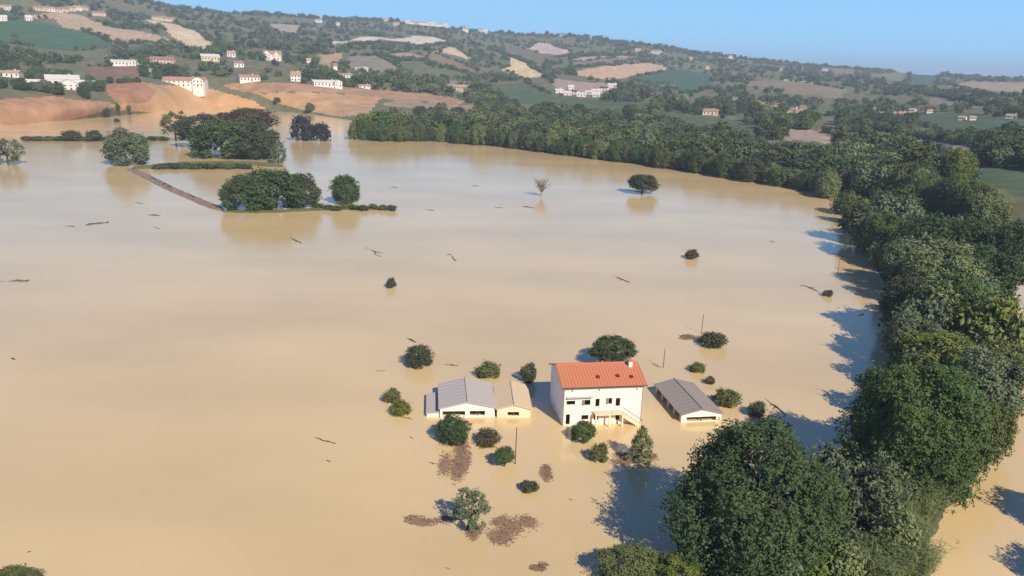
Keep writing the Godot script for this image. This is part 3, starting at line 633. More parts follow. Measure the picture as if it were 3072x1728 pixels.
# ---------------------------------------------------------------- foliage
# a crown of leaf sprays in lobes: unit radius, unit half height, centre at height cy
func crown(seed_: int, cy: float, lobes: int, leaves: int, ls: float, lobe_r: float, cone := 0.0, ragged := 0.25) -> ArrayMesh:
	var r := RandomNumberGenerator.new()
	r.seed = seed_
	var lc: Array[Vector3] = []
	var lr := PackedFloat32Array()
	var tone := PackedFloat32Array()
	for i in lobes:
		var y := 1.0 - 1.75 * (i + 0.5) / lobes
		var a := 2.39996 * i + r.randf() * 0.9
		var rad := sqrt(maxf(0, 1 - y * y))
		var d := Vector3(cos(a) * rad, y, sin(a) * rad)
		var size := lobe_r * r.randf_range(0.55, 1.3)
		var reach := (1.0 - size * 0.9) * r.randf_range(0.66, 1.1)
		if cone > 0: 
			var hh := (d.y + 1) / 2
			d = Vector3(d.x, d.y, d.z) * Vector3(1 - cone * hh, 1, 1 - cone * hh)
			size *= 1 - 0.6 * cone * hh
		lc.append(d * reach)
		lr.append(size)
		tone.append(r.randf_range(0.8, 1.2))
	var per := 9
	var vs := PackedVector3Array()
	var cs := PackedColorArray()
	var ix := PackedInt32Array()
	for k in leaves / per:
		var li := r.randi_range(0, lobes - 1)
		var d := Vector3(r.randfn(), r.randfn(), r.randfn()).normalized()
		var od := lc[li].normalized() if lc[li].length() > 0.05 else Vector3.UP
		if d.dot(od) < -0.35: d = -d
		var depth := 1.0 - ragged * absf(r.randfn()) * 0.8 + (ragged * 0.9 * r.randf() if r.randf() < 0.2 else 0.0)
		var at := lc[li] + d * lr[li] * depth
		var tn := tone[li] * r.randf_range(0.72, 1.28)
		var warm := r.randf_range(-0.12, 0.16)
		for q in per:
			var p := at + Vector3(r.randfn(), r.randfn() * 0.8, r.randfn()) * ls * 1.15
			var nrm := (d * 0.9 + Vector3(0, 0.35, 0) + Vector3(r.randfn(), r.randfn(), r.randfn()) * 0.55).normalized()
			var t := nrm.cross(Vector3(r.randfn(), r.randfn(), r.randfn())).normalized()
			var b := nrm.cross(t)
			var s := ls * r.randf_range(0.6, 1.3)
			var i0 := vs.size()
			for e in [p - t * s, p + b * s * 0.55 - nrm * s * 0.22, p + t * s, p - b * s * 0.55 - nrm * s * 0.22]:
				vs.append(Vector3(e.x, e.y + cy, e.z))
				cs.append(Color(tn * (1 + warm), tn, tn * (1 - warm)))
			for e in [0, 1, 2, 0, 2, 3]: ix.append(i0 + e)
	var arr := []
	arr.resize(Mesh.ARRAY_MAX)
	arr[Mesh.ARRAY_VERTEX] = vs
	arr[Mesh.ARRAY_COLOR] = cs
	arr[Mesh.ARRAY_INDEX] = ix
	var m := ArrayMesh.new()
	m.add_surface_from_arrays(Mesh.PRIMITIVE_TRIANGLES, arr)
	return m

# trunk with limbs for a unit crown
func trunk(seed_: int, cy: float, limbs: int, thick: float) -> ArrayMesh:
	var r := RandomNumberGenerator.new()
	r.seed = seed_ + 77
	var st := start()
	var top := Vector3(r.randf_range(-0.08, 0.08), cy * 0.75, r.randf_range(-0.08, 0.08))
	tube(st, [Vector3(0, -0.6, 0), Vector3(0.01, cy * 0.3, 0.02), top], [thick, thick * 0.8, thick * 0.6], 7)
	for i in limbs:
		var a := 2.4 * i + r.randf()
		var up := r.randf_range(0.1, 0.75)
		var e := top + Vector3(cos(a) * 0.65, up, sin(a) * 0.65) * r.randf_range(0.7, 1.0)
		var mid := top.lerp(e, 0.5) + Vector3(0, 0.1, 0)
		tube(st, [top * r.randf_range(0.75, 1.0), mid, e], [thick * 0.55, thick * 0.3, thick * 0.08], 5)
	return done(st)

var protos := {}
var leaf_mats: Array[StandardMaterial3D] = []

func build_protos() -> void:
	var tint := [Color(0.325, 0.40, 0.225), Color(0.285, 0.355, 0.225), Color(0.39, 0.42, 0.25), Color(0.31, 0.335, 0.245), Color(0.42, 0.46, 0.22), Color(0.36, 0.33, 0.235), Color(0.405, 0.45, 0.335), Color(0.24, 0.24, 0.26), Color(0.46, 0.50, 0.33)]
	for c in tint:
		var m := StandardMaterial3D.new()
		m.albedo_color = c
		m.roughness = 0.75
		m.metallic_specular = 0.25
		m.vertex_color_use_as_albedo = true
		m.cull_mode = BaseMaterial3D.CULL_DISABLED
		m.backlight = Color(0.22, 0.3, 0.1)
		leaf_mats.append(m)
	var bark := mat("bark", Color(0.27, 0.22, 0.18), 0.95)
	var spec := {
		"oak": [2, 60, 63000, 0.021, 0.3, 0.0, 0.34, 8], "near": [4, 24, 11700, 0.043, 0.4, 0.0, 0.32, 6], "bush": [3, 12, 2200, 0.095, 0.5, 0.0, 0.25, 5],
		"mid": [5, 14, 1500, 0.12, 0.45, 0.0, 0.35, 5], "loose": [3, 26, 3200, 0.05, 0.26, 0.2, 0.55, 8], "conifer": [1, 46, 4200, 0.045, 0.19, 0.85, 0.8, 10],
		"far": [4, 7, 171, 0.3, 0.5, 0.0, 0.3, 0], "low": [3, 8, 700, 0.16, 0.55, 0.0, 0.3, 3] }
	var s := 11
	for k in spec:
		for form in ["tree", "bush"]:
			var list := []
			for i in spec[k][0]:
				s += 1
				var cy := 1.15 if form == "tree" else 0.75
				if form == "tree" or k in ["near", "bush", "mid", "loose", "low", "conifer", "oak"]:
					list.append([crown(s, cy, spec[k][1], spec[k][2], spec[k][3], spec[k][4], spec[k][5], spec[k][6]), trunk(s, cy, spec[k][7], 0.07) if spec[k][7] else null])
			protos[k + form] = list

func plant(called: String, kind: String, form: String, at: Vector3, r: float, v: float, tint: int, label: String, category: String, group := "") -> Node3D:
	var list: Array = protos[kind + form]
	var pr: Array = list[rng.randi_range(0, list.size() - 1)]
	var o := thing(called, label, category, at, rng.randf() * TAU, group)
	o.rotation.x = rng.randf_range(-0.1, 0.1)
	o.rotation.z = rng.randf_range(-0.1, 0.1)
	o.scale = Vector3(r * rng.randf_range(0.92, 1.05), v, r)
	part("crown", pr[0], leaf_mats[tint], o)
	if pr[1]: part("trunk" if form == "tree" else "stems", pr[1], mats["bark"], o)
	return o

# many small crowns as one mass
func mass(called: String, kind: String, form: String, xf: Array, cols: Array, tint: int, label: String, category: String) -> void:
	var list: Array = protos[kind + form]
	var mm := MultiMesh.new()
	mm.transform_format = MultiMesh.TRANSFORM_3D
	mm.use_colors = true
	mm.mesh = list[tint % list.size()][0]
	mm.instance_count = xf.size()
	for i in xf.size():
		mm.set_instance_transform(i, xf[i])
		mm.set_instance_color(i, cols[i])
	var o := MultiMeshInstance3D.new()
	o.name = numbered(called)
	o.multimesh = mm
	o.material_override = leaf_mats[tint]
	add_child(o)
	meta(o, label, category, "", "stuff")

func crown_xf(p: Vector3, r: float, v: float) -> Transform3D:
	return Transform3D(Basis(Vector3.UP, rng.randf() * TAU).scaled(Vector3(r, v, r)), p)

func build_hill_trees() -> void:
	var clump := FastNoiseLite.new()
	clump.seed = 31
	clump.frequency = 0.006
	clump.fractal_octaves = 3
	var solo := []
	var groups := {}
	for n in 26000:
		var u := rng.randf_range(1.2, 13.3)
		var v := rng.randf_range(0.12, 5.25)
		var id := field_at(u, v)
		if id >= 0 and not (FIELDS[id][0] in ["vineyard", "meadow"] and rng.randf() < 0.12):
			if rng.randf() > 0.01 or FIELDS[id][0] == "flooded_field": continue
		if v > 0.4 and rng.randf() < 0.92 and (field_at(u, v + 0.1) >= 0 or field_at(u, v + 0.2) >= 0 or (u > 9.5 and v < 1.6 and (field_at(u, v + 0.32) >= 0 or field_at(u, v + 0.45) >= 0))): continue
		var p := ground(u, v)
		if p.y < 0.3: continue
		var open := clump.get_noise_2d(p.x, p.z)
		var lowland := u > 6.0 and v < 1.6
		if u < 6.2 and v < 1.05 and rng.randf() > 0.1: continue
		if open < ((-0.32 if v < 0.4 else -0.1) if lowland else 0.0) and rng.randf() > 0.07 and v < 4.8: continue
		if lowland == false and v > 1.2 and v < 4.6 and rng.randf() > 0.66: continue
		var near_edge := clear_of_houses(p)
		if not near_edge: continue
		var r := rng.randf_range(2.6, 5.2) * (1.25 if lowland else 1.0)
		if v > 4.7: r *= rng.randf_range(0.7, 1.5)
		var item := [p, r, r * rng.randf_range(0.75, 1.15), u, v]
		solo.append(item)
	# hedgerows along some field edges
	for k in polys.size():
		for e in polys[k].size():
			var a := polys[k][e]
			var b := polys[k][(e + 1) % polys[k].size()]
			if rng.randf() > 0.4 or minf(a.y, b.y) < 1.0: continue
			var pa := ground(a.x, a.y)
			var pb := ground(b.x, b.y)
			var n := int(pa.distance_to(pb) / 7.0)
			for i in n:
				if rng.randf() < 0.25: continue
				var c := a.lerp(b, (i + rng.randf()) / n)
				if c.x < 1.2 or c.x > 13.3: continue
				var p := ground(c.x, c.y)
				if not clear_of_houses(p): continue
				var r := rng.randf_range(1.6, 3.4)
				solo.append([p, r, r * rng.randf_range(0.7, 1.1), c.x, c.y])
	for line in HEDGES:
		for e in line.size() - 1:
			var a: Vector2 = line[e]
			var b: Vector2 = line[e + 1]
			var n := maxi(1, int(ground(a.x, a.y).distance_to(ground(b.x, b.y)) / 4.5))
			for i in n:
				var c := a.lerp(b, (i + rng.randf()) / n)
				var r := rng.randf_range(2.0, 4.0)
				solo.append([ground(c.x, c.y), r, r * rng.randf_range(0.7, 1.1), c.x, c.y])
	solo.sort_custom(func(a, b): return Vector2(a[0].x, a[0].z).length() < Vector2(b[0].x, b[0].z).length())
	for i in solo.size():
		var it: Array = solo[i]
		var p: Vector3 = it[0]
		var d := Vector2(p.x, p.z).length()
		if i < 150:
			var tone: int = [0, 1, 3, 6, 2, 8, 4][rng.randi_range(0, 6)]
			plant("valley_tree", "near" if d < 420 else "mid", "tree", p, it[1], it[2], tone, "%s tree in the valley woods behind the %s of the wooded bank" % [TONE[tone], "left half" if p.x < 60 else "right half"], "tree", "nearest trees of the valley woods")
			continue
		var where := "left" if it[3] < 4.6 else ("middle" if it[3] < 9.0 else "right")
		var zone := "valley" if d < 900 else ("slope" if it[4] < 4.0 else "ridge")
		var tint: int = ([0, 1, 3, 6, 2, 8] if lowland_of(it) else [0, 1, 3, 6, 0, 6])[rng.randi_range(0, 5)]
		var key := [where, zone, tint, "mid" if d < 900 else "far"]
		if not groups.has(key): groups[key] = [[], []]
		groups[key][0].append(crown_xf(p - Vector3(0, it[2] * 0.25, 0), it[1], it[2]))
		var w := rng.randf_range(0.75, 1.2)
		groups[key][1].append(Color(w, w, w))
	for k in groups:
		mass("woodland", k[3], "tree", groups[k][0], groups[k][1], k[2], "%s woodland and hedgerow trees on the %s %s" % [TONE[k[2]], k[0], {"valley": "valley floor", "slope": "hill slopes", "ridge": "hill crest"}[k[1]]], "woods")

func lowland_of(it: Array) -> bool:
	return it[3] > 6.0 and it[4] < 1.6

var house_spots: Array[Vector3] = []
func clear_of_houses(p: Vector3) -> bool:
	for h in house_spots:
		var d := Vector2(p.x - h.x, p.z - h.z)
		# keep the house and what lies before it towards the valley free
		var out := Vector2(h.x, h.z).normalized()
		var along := -d.dot(out)
		var side := absf(d.dot(Vector2(-out.y, out.x)))
		if side < h.y * 0.75 + 3 and along > -h.y * 0.6 and along < h.y * 1.2 + (45 if h.y > 5 else 70): return false
	return true

func ordinal(n: int) -> String:
	return "%d%s" % [n + 1, "th" if (n + 1) % 10 > 3 or (n + 1) % 10 == 0 or (n + 1) / 10 == 1 else ["st", "nd", "rd"][(n + 1) % 10 - 1]]

const TONE := ["mid green", "dark green", "olive", "dull green", "yellow green", "brown", "grey green", "dark grey", "pale green"]

func build_wood_edge() -> void:
	var cv := Curve2D.new()
	for p in WOOD_EDGE: cv.add_point(p)
	var n := 0
	for row in 4:
		var s := 0.0
		while s < cv.get_baked_length():
			var p := cv.sample_baked(s)
			var q := cv.sample_baked(minf(s + 4, cv.get_baked_length())) - cv.sample_baked(maxf(s - 4, 0))
			var back := Vector2(q.y, -q.x).normalized()
			if back.y > 0: back = -back
			var f := s / cv.get_baked_length()
			var off := 4.0 + row * 13.0 + rng.randf_range(-2.5, 2.5)
			var at := p + back * off
			var r := rng.randf_range(4.6, 7.2) * (0.9 if row == 0 else 1.1)
			var v := rng.randf_range(4.8, 7.0) * (0.75 if row == 0 and rng.randf() < 0.5 else 1.0) * lerpf(1.2, 1.0, f)
			var tint: int = [1, 3, 0, 2, 3, 6, 0, 8][rng.randi_range(0, 7)]
			if f < 0.1: tint = [2, 0, 2, 4][rng.randi_range(0, 3)]
			plant("bank_tree", "near" if row == 0 else "mid", "bush" if row == 0 else "tree", Vector3(at.x, 0.2, at.y), r, v, tint, ["%s tree from the left in the water edge row of the wooded far bank" % ordinal(n), TONE[tint] + " second row tree of the wooded far bank", TONE[tint] + " third row tree of the wooded far bank", TONE[tint] + " back row tree of the wooded far bank"][row], "tree", ["water edge row of the far bank", "second row of the far bank", "third row of the far bank", "back row of the far bank"][row])
			n += 1
			s += r * (1.25 if row == 0 else 1.5)

func build_bank_plants() -> void:
	# undergrowth on the near river bank
	for i in 130:
		var t := rng.randf_range(0.1, 11.8)
		var j := int(t)
		var s := rng.randf_range(0.05, 0.78 if t < 6 else 0.95)
		var l: Vector2 = BANK_LEFT[j].lerp(BANK_LEFT[j + 1], t - j)
		var r: Vector2 = BANK_RIGHT[j].lerp(BANK_RIGHT[j + 1], t - j)
		var p := l.lerp(r, s)
		var size := rng.randf_range(1.6, 3.6) * (1.5 if t < 6 else 1.0)
		if t > 8.2 and s > 0.6: size *= 0.7
		var tint: int = [0, 6, 2, 8, 4, 6, 8][rng.randi_range(0, 6)]
		plant("bank_shrub", "bush", "bush", Vector3(p.x, 0.4, p.y), size, size * rng.randf_range(0.8, 1.4), tint, "%s %s shrub on the right river bank %s" % ["large" if size > 3.3 else "small", TONE[tint], "beyond the yellow green tree" if t < 5 else ("around the second huge tree" if t < 9 else "around the foreground oak")], "shrub", "undergrowth of the right river bank")
	for i in LOW_SHRUBS.size():
		var q: Array = LOW_SHRUBS[i]
		var where := "low shrub on the grassy bank right of the dense shrubs" if i < 9 else ("low shrub on the thin far hedge line" if i < 23 else ("low shrub on the strip in front of the island grove" if i < 34 else "small tuft on the flooded embankment"))
		plant("low_shrub", "low", "bush", Vector3(q[0], 0, q[1]), q[2], q[3], [1, 3, 0, 2][i % 4] if i < 34 else 3, where, "shrub", "shrubs: " + where)
	# canes
	var rg := RandomNumberGenerator.new()
	rg.seed = 91
	for n in REEDS.size():
		var q: Array = REEDS[n]
		var o := thing("reed_clump", ["pale green cane clump beside the river, largest stand under the oak", "pale cane clump on the river side of the second huge tree", "pale cane clump at the bottom edge by the river", "pale cane clump at the bottom edge nearest the oak", "small cane clump below the second huge tree", "cane clump tucked under the oak crown", "smallest cane clump at the river edge"][n], "reeds", Vector3(q[0], 0.3, q[1]), 0, "cane clumps of the river bank")
		var vs := PackedVector3Array()
		var cs := PackedColorArray()
		var ix := PackedInt32Array()
		var add := func(a: Vector3, b: Vector3, w: Vector3, c: Color) -> void:
			var i0 := vs.size()
			for e in [a - w, a + w, b]:
				vs.append(e)
				cs.append(c)
			ix.append_array([i0, i0 + 1, i0 + 2])
		for i in 420:
			var a := rg.randf() * TAU
			var d: float = sqrt(rg.randf()) * q[2]
			var foot := Vector3(cos(a) * d, 0, sin(a) * d)
			var tall: float = q[3] * rg.randf_range(0.55, 1.05)
			var lean := Vector3(rg.randfn() * 0.18 + cos(a) * 0.15, 0, rg.randfn() * 0.18 + sin(a) * 0.15) * tall
			var w := rg.randf_range(0.75, 1.3)
			var c := Color(w * rg.randf_range(0.95, 1.15), w, w * 0.9)
			var top := foot + lean + Vector3(0, tall, 0)
			add.call(foot, top, Vector3(cos(a * 3), 0, sin(a * 3)) * 0.035, c)
			for k in 7:
				var p := foot.lerp(top, rg.randf_range(0.3, 1.0))
				var dir := Vector3(rg.randfn(), rg.randf_range(-0.3, 0.6), rg.randfn()).normalized()
				add.call(p, p + dir * rg.randf_range(0.4, 0.9), dir.cross(Vector3.UP).normalized() * 0.05, c)
		var arr := []
		arr.resize(Mesh.ARRAY_MAX)
		arr[Mesh.ARRAY_VERTEX] = vs
		arr[Mesh.ARRAY_COLOR] = cs
		arr[Mesh.ARRAY_INDEX] = ix
		var m := ArrayMesh.new()
		m.add_surface_from_arrays(Mesh.PRIMITIVE_TRIANGLES, arr)
		part("canes", m, leaf_mats[8], o)

# ---------------------------------------------------------------- drift wood, posts
func build_debris() -> void:
	var r := RandomNumberGenerator.new()
	r.seed = 404
	var wood := mat("driftwood", Color(0.50, 0.43, 0.37), 0.9, tex_grain, 1.5)
	var dark := mat("wet_wood", Color(0.42, 0.35, 0.30), 0.7, tex_grain, 1.5)
	for i in LOGS.size():
		var a: Vector2 = LOGS[i][0]
		var b: Vector2 = LOGS[i][1]
		var rad: float = LOGS[i][2]
		var len := a.distance_to(b)
		var far := a.length() > 200
		var label := "grey brown drift branch floating in the open flood water"
		if far: label = "dark drift branch floating far out in the flood water"
		var o := thing("drift_branch", label, "branch", Vector3((a.x + b.x) / 2, 0, (a.y + b.y) / 2), 0, "far drift branches" if far else "near drift branches")
		var st := start()
		var d := (b - a) / 2
		var pts := []
		var rr := []
		for k in 6:
			var t := k / 5.0 * 2 - 1
			pts.append(Vector3(d.x * t + r.randfn() * len * 0.02, rad * r.randf_range(-0.35, 0.1), d.y * t + r.randfn() * len * 0.03))
			rr.append(rad * (0.6 - 0.22 * absf(t - 0.3)) * r.randf_range(0.8, 1.1))
		tube(st, pts, rr, 7)
		part("stem", done(st), dark if i % 3 else wood, o)
		st = start()
		for k in 4:
			var p: Vector3 = pts[r.randi_range(1, 4)]
			var e := p + Vector3(d.x, 0, d.y).normalized().rotated(Vector3.UP, r.randf_range(-1.4, 1.4)) * len * r.randf_range(0.1, 0.22) + Vector3(0, rad * r.randf_range(-0.5, 0.4), 0)
			tube(st, [p, p.lerp(e, 0.5) + Vector3(0, rad * 0.3, 0), e], [rad * 0.3, rad * 0.2, rad * 0.06], 5)
		part("twigs", done(st), dark if i % 3 else wood, o)
	for q in RAFTS:
		var o := thing("brushwood_raft", q[3], "debris", Vector3(q[0].x, 0, q[0].y), 0, "rafts of drift brushwood")
		var hx: float = q[1]
		var hz: float = q[2]
		var st := start()
		var num := int(clampf(hx * hz * 34, 90, 520))
		var lobes := []
		for k in 5: lobes.append(Vector2(r.randf_range(-0.75, 0.75), r.randf_range(-0.75, 0.75)))
		for k in num:
			var l: Vector2 = lobes[r.randi_range(0, 4)]
			var c := l + Vector2(r.randfn(), r.randfn()) * 0.24
			if c.length() > 1.15: c = c.normalized() * r.randf_range(0.4, 1.1)
			var p := Vector3(c.x * hx, r.randf_range(-0.02, 0.05), c.y * hz)
			var dir := Vector3(r.randfn(), r.randfn() * 0.12, r.randfn()).normalized() * r.randf_range(0.3, 0.9)
			tube(st, [p - dir * 0.5, p + Vector3(0, 0.04, 0), p + dir * 0.5], [0.02, 0.028, 0.008], 4)
		part("sticks", done(st), mat("brush_%d" % (int(hx * 10) % 2), Color(0.56, 0.46, 0.38) if int(hx * 10) % 2 else Color(0.56, 0.47, 0.39), 0.9, tex_grain, 1.2), o)
		var vs := PackedVector3Array()
		var cs := PackedColorArray()
		var ix := PackedInt32Array()
		for k in num * 14:
			var l: Vector2 = lobes[r.randi_range(0, 4)]
			var c := l + Vector2(r.randfn(), r.randfn()) * 0.2
			if c.length() > 1.1: continue
			var p := Vector3(c.x * hx, r.randf_range(0.004, 0.04), c.y * hz)
			var t := Vector3(r.randfn(), r.randfn() * 0.06, r.randfn()).normalized() * r.randf_range(0.05, 0.15)
			var b := Vector3(-t.z, r.randfn() * 0.01, t.x) * 0.6
			var i0 := vs.size()
			var w := r.randf_range(0.6, 1.3)
			for e in [p - t, p + b, p + t, p - b]:
				vs.append(e)
				cs.append(Color(w, w * r.randf_range(0.92, 1.04), w * 0.95))
			ix.append_array([i0, i0 + 1, i0 + 2, i0, i0 + 2, i0 + 3])
		var arr := []
		arr.resize(Mesh.ARRAY_MAX)
		arr[Mesh.ARRAY_VERTEX] = vs
		arr[Mesh.ARRAY_COLOR] = cs
		arr[Mesh.ARRAY_INDEX] = ix
		var m := ArrayMesh.new()
		m.add_surface_from_arrays(Mesh.PRIMITIVE_TRIANGLES, arr)
		part("leaf_litter", m, painted("litter", 0.9, Color(0.64, 0.52, 0.42)), o)
	for q in POSTS:
		var o := thing("wooden_post", q[2], "post", Vector3(q[0].x, 0, q[0].y))
		var st := start()
		tube(st, [Vector3(0, -1, 0), Vector3(0.02, q[1] * 0.5, 0), Vector3(0.05, q[1], 0.02)], [0.07, 0.06, 0.05], 8)
		part("pole", done(st), wood, o)
	# bare pale tree far out
	var bt := thing("bare_tree", "pale leafless tree standing alone far out in the flood", "tree", Vector3(BARE_TREE[0].x, 0, BARE_TREE[0].y))
	var sb := start()
	tube(sb, [Vector3(0, -0.8, 0), Vector3(0.1, BARE_TREE[2] * 0.7, 0)], [0.22, 0.16], 7)
	part("trunk", done(sb), mat("pale_bark", Color(0.56, 0.50, 0.46)), bt)
	sb = start()
	for k in 60:
		var a := r.randf() * TAU
		var p := Vector3(0.1, BARE_TREE[2] * r.randf_range(0.25, 0.7), 0)
		var e := Vector3(cos(a) * BARE_TREE[1] * r.randf_range(0.3, 1.0), BARE_TREE[2] * r.randf_range(0.6, 1.7), sin(a) * BARE_TREE[1] * r.randf_range(0.3, 1.0))
		var mid := p.lerp(e, 0.55) + Vector3(0, 0.3, 0)
		tube(sb, [p, mid, e], [0.09, 0.06, 0.02], 4)
		for h in 3:
			var f := mid.lerp(e, r.randf())
			tube(sb, [f, f + Vector3(r.randfn(), absf(r.randfn()) + 0.4, r.randfn()) * 0.6], [0.05, 0.015], 3)
	part("branches", done(sb), mats["pale_bark"], bt)

# ---------------------------------------------------------------- buildings
func gable_roof(w: float, d: float, h: float, over: float, thick: float, along_x: bool) -> ArrayMesh:
	# two sloping slabs; ridge along x or along z; eaves at y = 0
	var st := start()
	var half := (d if along_x else w) / 2 + over
	var run := (w if along_x else d) / 2 + over
	var drop := h * over / ((d if along_x else w) / 2)
	for s in [-1.0, 1.0]:
		var a := [Vector3(-run, h, 0), Vector3(run, h, 0), Vector3(run, -drop, half * s), Vector3(-run, -drop, half * s)]
		for i in 4:
			if not along_x: a[i] = Vector3(a[i].z, a[i].y, a[i].x)
		var up := Vector3(0, thick, 0)
		var c: Vector3 = (a[0] + a[1] + a[2] + a[3]) / 4 + up / 2
		quad_from(st, c, a[0] + up, a[1] + up, a[2] + up, a[3] + up)
		quad_from(st, c, a[0], a[3], a[2], a[1])
		for i in [1, 2, 3]:
			quad_from(st, c, a[i], a[i] + up, a[(i + 1) % 4] + up, a[(i + 1) % 4])
	return done(st)

func gable_walls(st: SurfaceTool, w: float, d: float, h: float, rh: float, low: float, along_x: bool, t := 0.25, skip_front := false, skip_left := false) -> void:
	if not skip_left: box(st, Vector3(-w / 2, low, -d / 2), Vector3(-w / 2 + t, h, d / 2 - t))
	box(st, Vector3(w / 2 - t, low, -d / 2), Vector3(w / 2, h, d / 2 - t))
	box(st, Vector3(-w / 2 + t, low, -d / 2), Vector3(w / 2 - t, h, -d / 2 + t))
	if not skip_front: box(st, Vector3(-w / 2, low, d / 2 - t), Vector3(w / 2, h, d / 2))
	var ends := [[-w / 2, -w / 2 + t], [w / 2 - t, w / 2]] if along_x else [[-d / 2, -d / 2 + t], [d / 2 - t, d / 2]]
	for e in ends:
		var tri := []
		for z in e:
			for q in [[-(d if along_x else w) / 2, h], [0.0, h + rh], [(d if along_x else w) / 2, h]]:
				tri.append(Vector3(z, q[1], q[0]) if along_x else Vector3(q[0], q[1], z))
		var c := Vector3.ZERO
		for q in tri: c += q / 6.0
		for f in [[0, 1, 2], [5, 4, 3]]:
			var fr: Array = f
			if (tri[f[2]] - tri[f[0]]).cross(tri[f[1]] - tri[f[0]]).dot(tri[f[0]] - c) < 0: fr = [f[2], f[1], f[0]]
			for i in fr: st.add_vertex(tri[i])
		quad_from(st, c, tri[0], tri[3], tri[4], tri[1])
		quad_from(st, c, tri[1], tri[4], tri[5], tri[2])

var wall_mats: Array = []
var roof_mats: Array = []

func window(parent: Node, x0: float, y0: float, x1: float, y1: float, z: float, shutters := false) -> void:
	var glass := mat("glass", Color(0.05, 0.055, 0.065), 0.12)
	var frame := mat("frame", Color(0.42, 0.33, 0.27), 0.7)
	var st := start()
	var b := 0.05
	box(st, Vector3(x0, y0, z - 0.16), Vector3(x0 + b, y1, z - 0.1))
	box(st, Vector3(x1 - b, y0, z - 0.16), Vector3(x1, y1, z - 0.1))
	box(st, Vector3(x0 + b, y0, z - 0.16), Vector3(x1 - b, y0 + b, z - 0.1))
	box(st, Vector3(x0 + b, y1 - b, z - 0.16), Vector3(x1 - b, y1, z - 0.1))
	var f := part("window", done(st), frame, parent)
	part("pane", box_mesh(Vector3(x0 + b, y0 + b, z - 0.15), Vector3(x1 - b, y1 - b, z - 0.13)), glass, f)
	if shutters:
		part("shutter", box_mesh(Vector3(x0 - 0.36, y0, z + 0.01), Vector3(x0 - 0.03, y1, z + 0.05)), mat("shutter", Color(0.55, 0.47, 0.42), 0.8), f)

